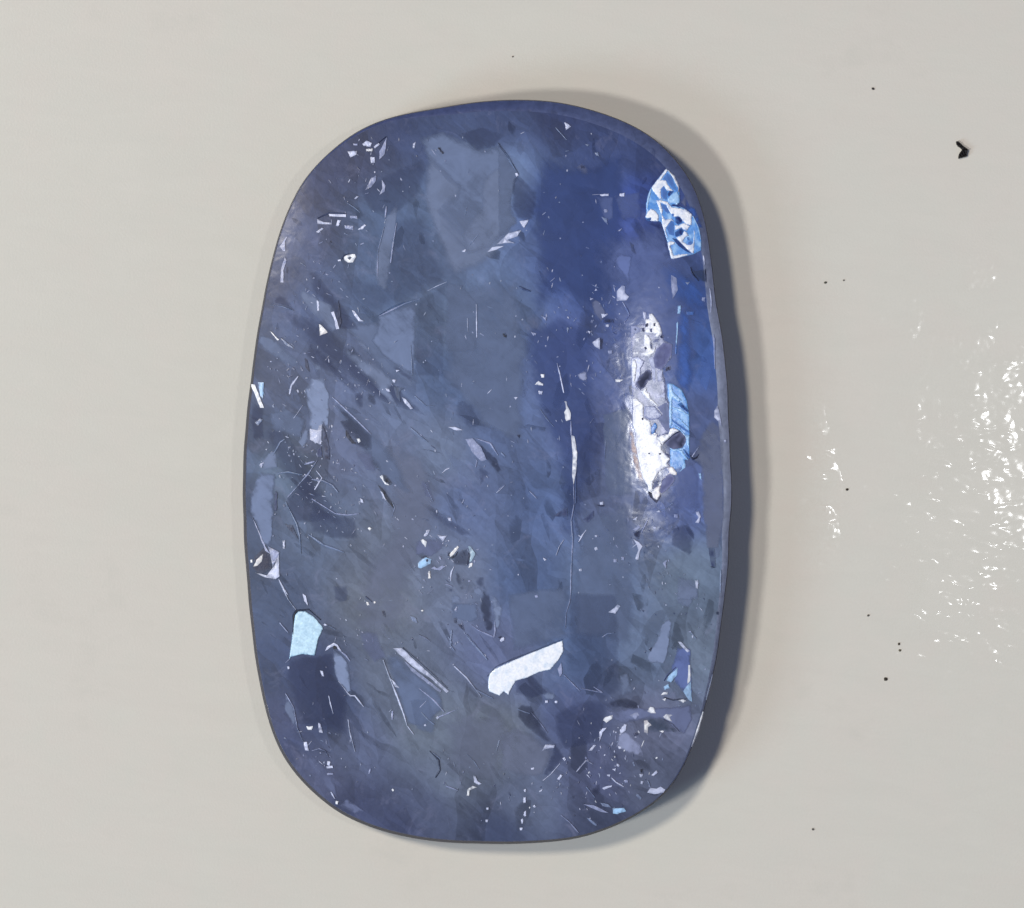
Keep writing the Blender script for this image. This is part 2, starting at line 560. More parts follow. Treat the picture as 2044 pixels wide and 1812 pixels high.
def fill(poly, spacing, jit=0.35):
    pts = list(poly)
    xs = [p[0] for p in poly]; ys = [p[1] for p in poly]
    y = min(ys) + spacing * 0.5
    row = 0
    while y < max(ys):
        x = min(xs) + spacing * (0.5 if row % 2 else 0.0)
        while x < max(xs):
            q = (x + random.uniform(-jit, jit) * spacing, y + random.uniform(-jit, jit) * spacing)
            if inside(q, poly) and edge_dist(q, poly) > spacing * 0.3:
                pts.append(q)
            x += spacing
        y += spacing * 0.87
        row += 1
    n = len(poly)
    v, e, f, ov, oe, of = delaunay_2d_cdt([Vector(p) for p in pts], [], [list(range(n))], 1, 1e-4)
    v = [(p.x, p.y) for p in v]
    tris = []
    for t in f:
        a, b, c = (v[i] for i in t[:3])
        ar = (b[0] - a[0]) * (c[1] - a[1]) - (b[1] - a[1]) * (c[0] - a[0])
        tris.append(tuple(t) if ar < 0 else tuple(reversed(t)))   # photo y runs down
    bd = {}
    for t in tris:
        for i in range(len(t)):
            k2 = (t[i], t[(i + 1) % len(t)])
            bd[k2] = 1
    border = [k2 for k2 in bd if (k2[1], k2[0]) not in bd]
    return v, tris, border

_layer = [0]

def set_amp(me, vals):
    at = me.attributes.new('amp', 'FLOAT', 'POINT')
    at.data.foreach_set('value', np.asarray(vals, dtype=np.float32))

def veil(name, poly, rgb, alpha=0.6, soft=4.0, grad=None):
    """thin film just under the polish, its density falling off at the edges / along grad"""
    poly = clip_in(rough_poly(poly, 7.0, 0.9), 6.0)
    v, t, bd = fill(poly, 7.0)
    _layer[0] += 1
    off = 0.006 + 0.00006 * _layer[0]
    c = lin3(rgb)
    cols = []
    ext = min(max(p[0] for p in poly) - min(p[0] for p in poly), max(p[1] for p in poly) - min(p[1] for p in poly))
    sf = max(soft, 0.10 * ext) if soft > 2.5 else soft
    gmin = gmax = 0
    if grad:
        pr = [p[0] * grad[0] + p[1] * grad[1] for p in v]
        gmin, gmax = min(pr), max(pr)
    auto = None
    if not grad and soft > 2.0:
        q = random.uniform(0, 2 * math.pi)
        auto = (math.cos(q), math.sin(q))
        pr = [p[0] * auto[0] + p[1] * auto[1] for p in v]
        amin, amax = min(pr), max(pr)
    if sum(rgb) > 320:
        alpha = min(1.0, alpha * 1.25)
    if sum(rgb) < 260:
        alpha *= 0.58
    for i, p in enumerate(v):
        a = 1.0
        if soft > 0:
            a *= min(1.0, edge_dist(p, poly) / sf + (0.2 if soft < 10 else -0.12))
        if auto:
            u = (p[0] * auto[0] + p[1] * auto[1] - amin) / max(1e-6, amax - amin)
            a *= 1.0 - 0.5 * u
        if grad:
            u = (p[0] * grad[0] + p[1] * grad[1] - gmin) / max(1e-6, gmax - gmin)
            a *= (1 - u) ** 0.8
        cols.append((*c, a))
    o = mesh_obj(name, [on_dome(x, y, off) for x, y in v], t, M_VEIL, gem, True, cols)
    set_amp(o.data, [alpha] * len(v))
    return o

def chip(name, poly, rgb, mat, layer=2, relief=0.005, spacing=None, tilt=(0, 0), wob=0.5, tonejit=0.12, under=None, cloud=0.5):
    """a solid inclusion breaking the surface, also the painted glints: raised irregular top, skirt down into the stone"""
    xs = [p[0] for p in poly]; ys = [p[1] for p in poly]
    size = max(max(xs) - min(xs), max(ys) - min(ys))
    sp = spacing or max(2.2, min(7.0, size / 5.0))
    poly = clip_in(rough_poly(poly, max(1.6, sp * 0.8), wob))
    try:
        v, t, bd = fill(poly, sp)
    except Exception:
        return None
    if not t:
        return None
    base = 0.004 + 0.005 * layer + random.uniform(0, 0.001)
    mx, my = sum(xs) / len(xs), sum(ys) / len(ys)
    c = lin3(rgb)
    nb = {i for e in bd for i in e}
    if under is None:
        under = zone_col([(mx, my)])[0][:3]
    few = len(v) - len(nb) < 3
    verts, cols = [], []
    for i, (x, y) in enumerate(v):
        h = base + (0 if i in nb else relief * random.uniform(0.25, 1.0))
        h += (tilt[0] * (x - mx) - tilt[1] * (y - my)) / 100.0
        verts.append(on_dome(x, y, h))
        k = 1 + random.uniform(-tonejit, tonejit)
        w = (random.uniform(0.05, 0.4) if few else random.uniform(0.25, 0.8)) if i in nb else max(0.0, random.uniform(-0.35, 0.2)) + cloud * max(0.0, mnoise.noise(Vector((x / 11.0, y / 15.0, len(poly) * 0.37)))) * 1.6
        w = min(0.95, w)
        cols.append(tuple(min(0.98, c[q] * k) * (1 - w) + under[q] * w for q in range(3)) + (1,))
    faces = list(t)
    n0 = len(verts)
    idx = {}
    for i in sorted(nb):
        idx[i] = len(verts)
        verts.append(on_dome(v[i][0], v[i][1], -0.012))
        cols.append((*under, 1))
    for a, b in bd:
        faces.append((b, a, idx[a], idx[b]))
    return mesh_obj(name, verts, faces, mat, gem, mat is M_GLINT, cols)

def needle(name, pts, width, rgb, mat, layer=2, taper=True):
    """a fine raised ridge following a line"""
    fine = []
    for i in range(len(pts) - 1):
        a, b = pts[i], pts[i + 1]
        m = max(1, int(math.hypot(b[0] - a[0], b[1] - a[1]) / 3.0))
        for j in range(m):
            fine.append((a[0] + (b[0] - a[0]) * j / m, a[1] + (b[1] - a[1]) * j / m))
    fine.append(pts[-1])
    fine = clip_in(fine, 1.5)
    n = len(fine)
    if n < 2:
        return None
    verts, faces, cols = [], [], []
    c = lin3(rgb)
    uz = zone_col(fine)[:, :3]
    base = 0.004 + 0.005 * layer
    wf = random.uniform(0.6, 1.2)
    fade = random.uniform(0.0, 0.3)
    for i, p in enumerate(fine):
        a, b = fine[max(0, i - 1)], fine[min(n - 1, i + 1)]
        dx, dy = b[0] - a[0], b[1] - a[1]
        L = math.hypot(dx, dy) or 1
        nx, ny = -dy / L, dx / L
        u = i / (n - 1)
        wf = min(1.35, max(0.35, wf + random.uniform(-0.28, 0.28)))
        w = width * 0.5 * wf
        if taper:
            w *= 0.25 + 0.75 * math.sin(math.pi * min(1, max(0, 0.06 + 0.88 * u))) ** 0.6
        fade = min(0.8, max(0.0, fade + random.uniform(-0.22, 0.22)))
        k = random.uniform(0.82, 1.1)
        cc = tuple(min(0.98, q * k) for q in c)
        for s, h in ((-1, -0.01), (-0.55, base), (0, base + 0.003), (0.55, base), (1, -0.01)):
            verts.append(on_dome(p[0] + nx * w * s, p[1] + ny * w * s, h))
            e = 0.75 if abs(s) == 1 else (0.3 if s else 0.0)
            e = min(1.0, e + fade)
            cols.append((*(cc[q] * (1 - e) + uz[i][q] * e for q in range(3)), 1))
    for i in range(n - 1):
        for j in range(4):
            q = i * 5 + j
            faces.append((q, q + 1, q + 6, q + 5))
    return mesh_obj(name, verts, faces, mat, gem, True, cols)

def blob(cx, cy, r, n=8, sx=1.0, rot=0.0):
    out = []
    for i in range(n):
        a = 2 * math.pi * i / n
        q = r * random.uniform(0.72, 1.15)
        x, y = q * math.cos(a) * sx, q * math.sin(a)
        out.append((cx + x * math.cos(rot) - y * math.sin(rot), cy + x * math.sin(rot) + y * math.cos(rot)))
    return out

# kind, crop, tone, (params), points
#  v: veil, tones b and o paint glow around the glints (alpha, soft, grad)   f: pale flake   m: lamp glint painted as chip colour   x: dark inclusion   n: needle, white ones are painted highlights (width)   z: dark crack (width)
DATA = """
v 0 S .55,12 850,290 1000,290 1035,350 1020,420 1040,470 960,540 900,560 870,480 840,400
v 0 s .50,26 900,570 1050,540 1060,700 1050,900 960,860 880,760 890,640
v 0 e .60,34 1078,300 1140,325 1250,300 1265,560 1190,640 1110,600 1048,660 1066,530 1044,430
v 0 e .40,26 1040,660 1110,625 1190,650 1205,900 1150,1100 1112,1060 1100,900 1060,800
v 0 g .42,42 760,870 860,900 900,1000 860,1100 820,1250 760,1300 690,1260 700,1150 760,1050
v 0 g .38,38 860,1420 1000,1400 1040,1480 1000,1570 890,1560
v 0 s .45,20 1150,1020 1260,1000 1275,1180 1260,1290 1140,1270
v 0 D .75,9 560,620 640,640 800,780 850,830 760,800 640,720
v 0 s .60,8 690,650 760,640 830,740 830,800 760,740
v 0 V .60,40 1180,480 1330,420 1400,600 1400,760 1260,760 1200,640
v 0 D .60,10 520,860 560,840 640,960 700,1060 640,1050 560,960
v 0 s .55,10 640,780 700,800 800,920 830,1000 760,960 690,860
v 1 s .75,5,-.5,.9 1590,385 1700,445 1810,415 1880,500 1945,600 1920,680 1890,800 1940,930 1850,1020 1740,1120 1600,1180 1450,1000 1400,850 1520,700 1330,500 1280,360 1450,320
v 1 S .5,8 1700,640 1800,560 1940,600 1900,720 1890,830 1930,930 1760,1090 1600,1150 1560,1000 1700,820
v 1 d .75,4 1560,330 1620,400 1670,450 1780,425 1850,340 1700,290
v 1 d .4,10 725,1200 980,1280 1080,900 1330,850 1400,1100 1480,1320 1280,1440 1020,1540 910,1585 800,1480 720,1360
v 1 s .9,3 1005,1560 1120,1500 1270,1440 1255,1800 1240,1960 1030,1820 960,1720 990,1660
v 1 d .3,6 1262,1450 1460,1330 1450,1750 1440,1960 1250,1960
v 1 s .45,5 1460,1330 1560,1340 1680,1480 1670,1800 1450,1800
v 1 D .6,5 720,1200 570,1230 640,1330 760,1470 880,1650 740,1640 700,1500 560,1400 540,1270
v 1 S .5,5 490,1360 600,1440 690,1480 740,1620 700,1670 560,1530 480,1440
v 1 D .7,4 290,1470 340,1410 390,1430 435,1500 360,1480
v 1 S .5,4 980,1280 1000,1100 1060,900 1140,780 1120,1000 1090,1250 1060,1400 1000,1350
v 1 d .6,6 880,700 1000,640 1300,500 1330,560 1280,760 1100,880 960,860
f 1 L 0 900,400 930,378 965,395 955,420 910,415
f 1 L 0 800,450 865,448 862,472 820,492
f 1 W 0 925,435 970,432 968,450 925,450
f 1 L 0 975,420 1010,395 1018,405 985,432
f 1 M 0 1015,450 1065,355 1050,470 1015,505
f 1 L 0 955,488 985,490 985,525 958,532
f 1 M 0 840,398 868,398 868,412 842,412
f 1 M 0 920,710 960,630 995,610 990,650 960,690
f 1 M 0 1030,640 1055,680 1050,720 1015,745 1035,700
f 1 L 0 845,770 860,750 875,755 855,772
f 1 L 0 1240,400 1260,385 1250,430 1238,430
f 1 L 0 675,870 790,875 790,892 680,886
f 1 L 0 598,905 640,925 690,930 688,942 600,938
f 1 L 0 735,910 758,915 740,955 722,950
f 1 M 0 815,880 865,885 868,905 820,898
f 1 L 0 870,975 915,940 925,948 900,975
f 1 M 0 780,945 840,950 838,978 785,970
f 1 L 0 590,990 630,962 640,970 605,998
f 1 W 0 775,1160 800,1145 850,1140 860,1158 838,1195 805,1198 780,1180
x 1 G 3 798,1165 818,1155 830,1165 815,1180
f 1 L 0 735,1178 755,1176 755,1188 737,1188
f 1 w 0 610,1610 625,1615 668,1665 655,1672 615,1688
f 1 L 0 1740,1125 1770,1095 1850,1085 1800,1110
f 1 L 0 1800,1075 1880,1000 1965,980 1940,1015 1870,1045 1920,1068 1850,1062
f 1 L 0 1955,920 2010,910 1985,965 1965,940
f 1 L 0 1925,600 1940,590 1948,612 1935,622
f 1 L 0 1565,1120 1595,1105 1590,1128
f 1 M 0 350,1330 355,1240 380,1160 392,1185 370,1250 372,1330
f 1 M 0 345,1090 390,1025 400,1020 380,1060 385,1120 370,1120
f 1 L 0 595,1450 610,1460 610,1520 598,1520
f 1 L 0 690,1530 710,1525 735,1600 745,1640 725,1645 715,1590
f 1 L 0 830,1515 850,1525 890,1580 910,1590 875,1590 845,1550
n 1 M 14 1015,1555 1190,1470 1290,1440
n 1 L 12 1340,1385 1400,1355 1470,1325
n 1 M 16 1000,1290 1005,1120 1045,960
n 1 M 14 1053,900 1062,820
n 1 M 16 1090,1200 1105,1080 1130,930
n 1 L 10 1665,1475 1668,1700
n 1 L 12 1605,1570 1607,1660
n 1 S 16 280,1480 360,1490 440,1520
n 1 S 10 790,790 850,830 885,860
n 1 S 10 1600,820 1590,880
n 1 S 14 1680,1005 1620,1080
n 1 S 12 730,632 790,628 830,640
x 1 K 3 1405,425 1420,425 1448,465 1435,468
z 1 k 12 1948,605 1900,530 1860,470 1815,415
z 1 k 10 1010,1550 1100,1495 1180,1462
x 1 K 3 1838,1675 1850,1668 1868,1685 1866,1700 1850,1695
x 1 k 3 678,1064 685,1050 694,1064
x 1 k 3 740,1450 760,1600 745,1640 730,1560
z 1 k 10 600,900 680,862 790,868
z 1 k 10 1000,400 1060,352
z 1 k 12 760,1175 780,1150 810,1138
v 2 s .5,4 0,400 70,490 135,600 110,690 85,800 130,910 60,1010 0,1040
z 2 k 14 0,395 70,490 135,605
f 2 L 0 112,600 130,592 138,612 122,622
f 2 L 0 0,1075 90,1000 155,980 130,1020 60,1045 110,1066 40,1066
f 2 L 0 150,920 205,910 175,965 155,940
v 2 D .6,6 100,640 130,610 260,720 240,900 200,920 130,900 90,820
f 2 L 0 445,255 465,265 490,285 455,308
n 2 S 10 385,290 420,330 460,375
f 2 L 0 815,735 850,728 845,755 815,752
f 2 L 0 680,740 740,735 740,750 690,752
n 2 M 10 630,742 700,738
f 2 M 0 800,985 830,965 820,985
f 2 S 0 645,460 670,455 680,485 660,480
f 2 S 0 580,400 610,405 600,418
f 2 M 0 710,840 730,838 735,858 715,862
f 2 S 0 690,890 730,900 735,945 705,910
v 2 V .8,4 775,1200 800,1130 900,1160 880,1260 885,1350 845,1330 830,1260
v 2 V .45,5 650,750 770,760 770,900 720,920
v 2 V .4,6 780,750 950,720 960,900 830,920
f 2 L 0 795,1390 830,1350 850,1355 850,1400 878,1425 860,1450 795,1455
n 2 M 16 835,1460 870,1520 880,1545 850,1595
f 2 M 0 890,1590 925,1565 915,1590
f 2 M 0 1160,1280 1195,1300 1205,1380 1170,1440 1160,1360
f 2 C 0 1205,1485 1225,1485 1222,1540 1203,1540
n 2 C 18 1205,1595 1200,1680 1195,1750
n 2 n 18 1195,1740 1192,1812
f 2 n 0 1260,1525 1315,1525 1310,1550 1265,1548
v 2 G .95,2 1288,1228 1320,1252 1392,1240 1394,1330 1345,1315 1305,1275
z 2 K 12 1290,1228 1302,1270 1345,1320
z 2 K 10 1388,1240 1393,1330
f 2 M 0 1365,1430 1390,1430 1385,1460 1370,1455
f 2 S 0 1255,1330 1285,1328 1270,1345
n 2 L 12 1420,1370 1430,1450 1428,1530
n 2 L 14 1378,1150 1385,1215
n 2 M 14 1445,1680 1450,1790
f 2 M 0 655,1370 665,1385 645,1385
f 2 M 0 615,1430 640,1440 620,1450
v 2 p .6,4 620,1440 680,1460 720,1540 690,1600 640,1540
f 2 L 0 690,1540 735,1545 700,1570
x 2 k 3 700,1575 770,1580 775,1600 705,1600
f 2 L 0 720,1612 745,1610 742,1628 722,1628
f 2 L 0 630,1735 675,1700 682,1780 650,1760
f 2 L 0 600,1655 620,1660 612,1675
f 2 M 0 735,1790 765,1785 765,1808 740,1808
f 2 M 0 770,1745 810,1760 790,1770
f 2 M 0 285,1550 325,1570 320,1590
f 2 M 0 220,1660 250,1680 235,1690
n 2 M 10 350,1325 380,1300
z 2 D 16 140,1355 160,1370 215,1390
x 2 k 2 550,545 575,550 580,565 556,566
x 2 d 2 880,1060 905,1080 920,1140 895,1120
v 2 p .4,6 520,560 560,530 630,590 580,610
v 3 D .6,4 550,130 620,180 800,340 905,440 840,460 700,330 600,290 520,200
v 3 S .6,4 590,140 700,230 820,310 980,470 1000,560 915,440 760,290
v 3 S .6,4 690,100 820,170 1000,280 1110,380 1080,450 1150,560 1100,540 960,390 820,250
v 3 D .6,3 845,470 910,440 905,555 880,565 850,520
v 3 k .6,3 915,450 985,480 1000,560 940,520
v 3 D .5,4 1020,200 1100,250 1240,360 1235,390 1120,310
v 3 S .85,3 515,440 560,360 640,360 680,470 672,700 640,660 625,800 548,780 545,600
f 3 L 0 548,700 600,710 610,680 628,670 624,805 585,795 550,775
x 3 k 2 628,670 650,720 680,830 680,910 650,905 640,800
x 3 D 2 595,840 625,820 630,890 600,890
v 3 k .75,3 720,540 760,560 880,660 965,750 965,840 930,850 830,800 860,790 790,720 750,650 800,640
n 3 M 14 700,490 850,630 960,740
v 3 S .6,3 520,240 600,320 640,350 620,270 590,260 560,300
x 3 k 2 512,230 530,240 545,320 520,290
x 3 K 2 790,710 830,770 860,800 830,800 790,750
f 3 W 0 862,768 880,766 890,785 875,797
n 3 L 16 470,350 425,410 412,470
n 3 L 13 440,630 470,590 500,545
f 3 W 0 150,400 180,405 240,560 215,560
f 3 C 0 200,390 240,390 235,500 215,480
v 3 D .6,4 160,520 240,570 230,650 150,640
v 3 s .95,3 210,990 315,1000 310,1250 300,1330 290,1480 240,1480 190,1340 150,1260 150,1150
x 3 D 2 315,1120 330,1130 325,1250 310,1250
f 3 M 0 165,1300 190,1350 250,1490 280,1540 250,1520 205,1400
x 3 k 1 175,1560 240,1500 290,1560 290,1640 220,1680 165,1640
f 3 w 0 170,1625 190,1580 235,1540 225,1590 195,1620
f 3 W 0 148,1580 162,1578 162,1598 150,1598
f 3 L 0 180,1665 260,1685 310,1620 340,1530 345,1690 320,1710 240,1695
f 3 M 0 270,1490 345,1530 300,1630 285,1560
f 3 L 0 365,1452 382,1450 380,1505 368,1505
n 3 L 15 340,1710 370,1770 400,1815
n 3 M 16 400,1160 470,1080 540,1000 600,910
n 3 M 18 560,1040 640,1050 700,1080 740,1130
n 3 L 14 590,980 630,1030 580,1110
n 3 M 14 510,940 580,920
n 3 M 20 560,1170 640,1220 720,1270 800,1280 880,1270
n 3 S 16 385,1190 420,1260 460,1340 480,1420 490,1540
n 3 S 14 330,1000 400,990 500,1010
v 3 D .65,4 390,1170 530,1010 560,1060 620,1150 560,1180 640,1230 720,1290 600,1330 440,1330 400,1240
v 3 d .6,4 560,1180 700,1270 850,1290 870,1440 700,1440 560,1390 540,1300
n 3 S 18 540,1410 640,1480 780,1530
x 3 k 2 380,1340 430,1350 470,1440 410,1380
f 3 L 0 885,1165 905,1180 910,1200 890,1195
x 3 K 3 1005,1080 1050,1120 1100,1200 1110,1235 1070,1190 1030,1120
f 3 L 0 1020,1120 1035,1125 1060,1180 1045,1170
x 3 K 3 1035,1010 1060,1015 1098,1070 1085,1078 1045,1050
f 3 W 0 1018,1020 1034,1012 1044,1050 1082,1080 1050,1072
n 3 S 12 1100,1190 1118,1230 1100,1290
f 3 W 0 936,1368 948,1360 962,1370 950,1384
f 3 M 0 1590,770 1640,765 1700,830 1735,910 1700,920 1640,860
v 3 k .7,2 1650,765 1720,830 1800,900 1860,1050 1810,1000 1740,920
n 3 M 14 1660,765 1760,800 1810,880
v 3 d .6,3 1680,940 1760,1000 1750,1010 1690,1080
f 3 L 0 1475,690 1520,688 1575,710 1530,712
n 3 L 13 1435,1000 1460,975 1485,965
n 3 L 11 1800,1130 1830,1105 1855,1080
n 3 L 10 1740,465 1768,438
f 3 L 0 1165,490 1190,500 1240,565 1225,570 1185,530
f 3 L 0 1055,430 1080,435 1090,455 1065,448
f 3 L 0 1125,305 1150,310 1130,320
f 3 L 0 1100,370 1125,372 1120,392 1108,390
x 3 G 2 1110,420 1180,430 1150,450 1155,520 1130,490
n 3 S 18 1250,480 1330,550 1380,550
n 3 S 16 1220,690 1300,760 1340,790
f 3 W 0 280,45 300,60 342,105 330,108
f 3 S 0 350,90 430,150 440,165 390,140
n 3 S 12 1225,140 1235,340
v 3 S .5,4 780,20 850,60 900,100 960,200 880,150 860,90
v 3 s .6,6 160,60 300,90 500,260 420,300 250,180
v 3 s .5,6 280,600 380,560 520,640 480,760 300,720
v 3 D .6,4 150,620 230,640 240,760 170,780
f 3 S 0 180,660 215,632 235,640 200,680
v 3 S .6,3 470,790 530,680 545,770 500,835
n 3 S 14 300,880 350,790 380,770
f 3 M 0 205,940 240,925 225,965
v 3 S .55,3 210,930 320,830 330,960 240,980
v 3 p .5,6 850,860 960,850 1000,1000 930,980
v 3 p .5,6 1280,1040 1350,1060 1380,1180 1320,1150
n 3 S 14 1320,1060 1350,1140 1375,1190
v 3 D .5,5 1270,1180 1340,1210 1480,1300 1650,1420 1560,1420 1380,1300
f 3 L 0 1470,1300 1490,1298 1500,1320 1480,1318
v 3 d .5,6 1540,500 1640,540 1700,680 1620,700 1520,600
n 3 S 12 1830,860 1860,890
n 3 M 10 1670,910 1660,960
f G C 0 195,570 230,530 310,480 400,510 380,580 310,620 240,650 200,640
x G k 3 308,520 330,502 352,522 345,548 318,548
x G k 3 245,490 290,460 320,465 280,505
f G L 0 480,140 550,160 630,155 570,245
f G W 0 235,225 270,210 325,245 310,330 270,285
f G L 0 280,160 330,70 370,65 345,140 300,170
v G p .6,6 150,250 300,200 520,180 620,300 480,420 380,480 160,440
f G w 0 670,440 720,380 790,310 810,330 740,430 680,480
x G K 2 795,390 760,440 665,495 720,500 775,455
x G k 2 640,420 670,400 665,470 640,460
f G I 0 955,315 990,320 1060,430 1040,480 1000,540 970,560 985,450 960,350
f G W 0 975,570 1020,570 1010,620 955,645
v G k .6,4 690,480 800,400 940,350 960,560 940,620 740,600
x G k 2 945,400 980,450 968,560 935,600
f G w 0 350,690 375,690 385,800 345,800
f G M 0 390,650 440,620 480,650 560,605 610,620 520,680 450,670
f G M 0 500,470 530,465 550,520 525,520
n G L 30 740,620 700,700 690,760 690,840
n G M 40 990,1500 1100,1580 1230,1640 1340,1690 1360,1600 1350,1450
v G k .75,3 1180,900 1270,1040 1300,1250 1330,1480 1310,1580 1230,1600 1180,1480 1130,1250 1150,1100
v G S .75,4 1290,1060 1360,1080 1470,1260 1430,1500 1380,1600 1340,1560 1320,1250
v G k .6,3 750,660 830,770 890,970 840,980 760,830
v G S .7,4 900,830 970,840 950,1000 880,1100 920,970
v G S .7,4 700,1020 800,1060 880,1130 800,1200 690,1160
v G s .6,6 690,1160 900,1180 1080,1180 1100,1400 990,1460 700,1400
x G k 2 735,1400 775,1410 770,1480 740,1470
x G k 2 790,1490 860,1500 890,1590 840,1560
f G L 0 1430,1740 1450,1700 1495,1690 1500,1730 1460,1760
x G k 2 1400,1690 1450,1670 1440,1720
f G M 0 950,830 985,825 985,850 955,855
f G M 0 735,1290 770,1250 790,1250 780,1300
n G S 40 930,1640 1000,1740 1060,1812
n G S 36 650,1680 720,1800
v G k .6,3 690,1300 740,1200 790,1200 740,1300
v G D .6,4 600,920 720,960 850,1100 700,1010 640,1000
n G M 26 600,890 660,900 720,930
v G D .6,4 1040,770 1180,780 1200,900 1180,1000 1080,900
v G S .6,4 1020,900 1120,930 1200,1040 1140,1080 1040,1020
v G k .6,4 430,160 480,180 580,290 540,290
n G g 40 70,1360 130,1420 180,1480
n G g 36 200,1650 300,1700 380,1750
f G w 0 240,1280 270,1275 275,1295 250,1300
m 5 I 2 450,200 470,175 520,175 570,205 605,245 638,285 605,360 580,470 500,460 420,480 410,500 425,380 435,290
z 5 K 16 435,330 440,200 460,170 540,162 620,232
n 5 M 12 412,495 385,520
n 5 L 17 360,0 400,90 455,165
f 5 L 0 500,55 520,70 535,135 510,105
n 5 M 12 345,250 405,320
f 5 L 0 640,262 650,255 665,268 650,274
n 5 S 10 655,262 720,295
f 5 L 0 650,440 665,410 710,385 735,400 760,440 740,430 715,402 680,420
x 5 K 2 702,410 715,402 732,412 725,430 705,428
v 5 S .95,2 705,430 760,470 800,520 820,600 825,735 800,720 740,650 715,590
n 5 M 16 740,430 790,470 820,510
n 5 L 13 740,640 800,720 820,740 850,740 910,815
v 5 D .6,8 410,490 580,480 700,450 715,600 800,735 795,900 800,1000 640,980 500,930 440,780 380,600
n 5 L 20 805,900 815,980 832,1045 852,1118
n 5 L 14 675,740 688,800 705,862
f 5 W 0 525,945 570,945 560,970 535,968
f 5 L 0 605,920 620,930 635,990 610,985
v 5 S .5,4 385,720 440,820 470,960 520,1060 500,1050 450,960 380,830
n 5 M 15 385,725 440,820 465,960 510,1060
f 5 L 0 505,1050 530,1050 540,1110 515,1105
n 5 M 17 560,1110 610,1095 650,1110 675,1155
f 5 L 0 655,1215 700,1210 705,1225 665,1228
f 5 L 0 665,1178 685,1180 685,1215 665,1205
f 5 M 0 665,1260 705,1258 705,1270 665,1272
n 5 L 15 690,1385 715,1430
f 5 W 0 720,1445 742,1447 735,1470 720,1465
v 5 p .7,4 740,1480 800,1430 880,1490 915,1515 850,1530
n 5 M 14 945,1265 955,1230
f 5 L 0 1105,422 1165,420 1260,510 1480,710 1465,722 1360,625 1240,545 1180,490
f 5 M 0 1180,505 1240,555 1430,705 1425,718 1400,705 1230,575
z 5 k 11 1170,418 1260,495 1400,620 1470,690
n 5 L 14 1040,500 1080,610 1140,760 1180,870 1200,940 1245,1000
f 5 L 0 1085,620 1110,640 1150,690 1120,680
v 5 s .65,4 1060,480 1110,440 1240,570 1420,720 1450,830 1300,950 1200,930 1120,700
n 5 M 16 1280,690 1380,770 1450,850
n 5 L 12 1515,540 1600,620 1700,750
n 5 S 16 1660,700 1780,760
n 5 S 22 1600,340 1680,430 1740,500
n 5 S 16 1500,300 1490,400 1520,440
n 5 M 12 1285,820 1330,775
n 5 M 14 1395,890 1470,860 1535,830
n 5 S 14 1295,850 1340,900 1385,935
f 5 L 0 1392,888 1405,876 1418,888 1405,900
f 5 L 0 1312,938 1322,930 1330,940 1320,946
f 5 L 0 615,570 635,575 645,610 630,608
f 5 L 0 397,545 410,545 412,560 400,562
z 5 k 18 1350,1110 1410,1170 1420,1240 1390,1290
n 5 S 14 1370,1120 1425,1165
n 5 S 16 1600,1130 1650,1180 1685,1235
n 5 S 16 1820,1040 1800,1110
f 5 L 0 1645,1275 1660,1280 1670,1310 1700,1330 1680,1340 1650,1320
f 5 W 0 1600,1410 1605,1370 1640,1345 1670,1355 1620,1375 1615,1412
n 5 M 13 1460,1345 1500,1360 1540,1375
f 5 W 0 1096,1370 1105,1363 1114,1372 1106,1382
f 5 L 0 1730,1490 1748,1490 1747,1504 1732,1504
f 5 L 0 1725,1572 1746,1570 1740,1588 1727,1588
f 5 L 0 1980,1420 1995,1422 1992,1460 1980,1458
f 5 L 0 1985,1520 1998,1510 2000,1545 1988,1550
f 5 L 0 1965,1568 1978,1565 1976,1595 1966,1595
f 5 L 0 1956,1625 1976,1624 1972,1643 1958,1643
m 5 W 2 1745,640 1755,590 1790,560 1900,510 2011,462 2242,370 2250,440 2215,500 2160,565 2090,580 2000,620 1930,640 1900,690 1880,735 1850,710 1820,740 1750,710 1745,685
z 5 K 18 1738,610 1795,545 1900,498 2080,428 2245,360
f 5 M 0 2210,560 2235,520 2240,590 2225,615
v 5 d .6,6 700,0 800,0 800,100 720,120
v 5 p .4,8 880,300 1000,320 1060,480 980,520 900,420
f 5 w 0 925,110 942,115 948,132 935,135
f 5 w 0 975,110 988,108 990,120 978,122
z 5 D 14 920,75 965,112
x 5 k 2 1030,170 1050,175 1055,215 1040,205
f 5 S 0 1220,200 1260,220 1270,255 1235,240
f 5 L 0 1518,165 1532,140 1538,155 1530,175
v 5 p .5,5 520,1140 600,1160 700,1280 740,1440 640,1330 560,1220
v 5 s .4,8 1220,770 1350,760 1400,900 1380,1010 1260,960
f 5 M 0 1095,845 1108,842 1105,900 1095,900
v 6 d .4,8 455,470 480,50 800,60 820,700 700,770 560,700 450,600
v 6 s .5,5 60,60 470,0 450,360 100,440
v 6 S .5,4 815,600 870,590 900,720 830,740
v 6 S .95,2 1145,222 1165,250 1130,480 1110,525 990,515 1020,440 1060,370 1100,260
x 6 k 2 1010,430 1030,415 1025,445
f 6 L 0 740,180 780,150 800,128 820,140 785,190
n 6 M 13 695,350 730,325 780,318
v 6 V .9,4 1205,400 1290,430 1300,780 1240,720 1180,640 1160,560
f 6 C 0 1140,610 1205,550 1200,600 1160,650 1130,640
z 6 N 14 1112,640 1140,595 1190,550
f 6 W 0 1275,535 1288,535 1288,640 1270,660
f 6 C 0 1240,710 1290,640 1300,780 1280,770
f 6 L 0 1205,378 1225,378 1285,440 1270,450 1230,410
f 6 C 0 1110,680 1140,660 1150,690 1115,700
f 6 W 0 1090,735 1110,715 1138,715 1135,732
f 6 W 0 1100,765 1125,755 1120,775
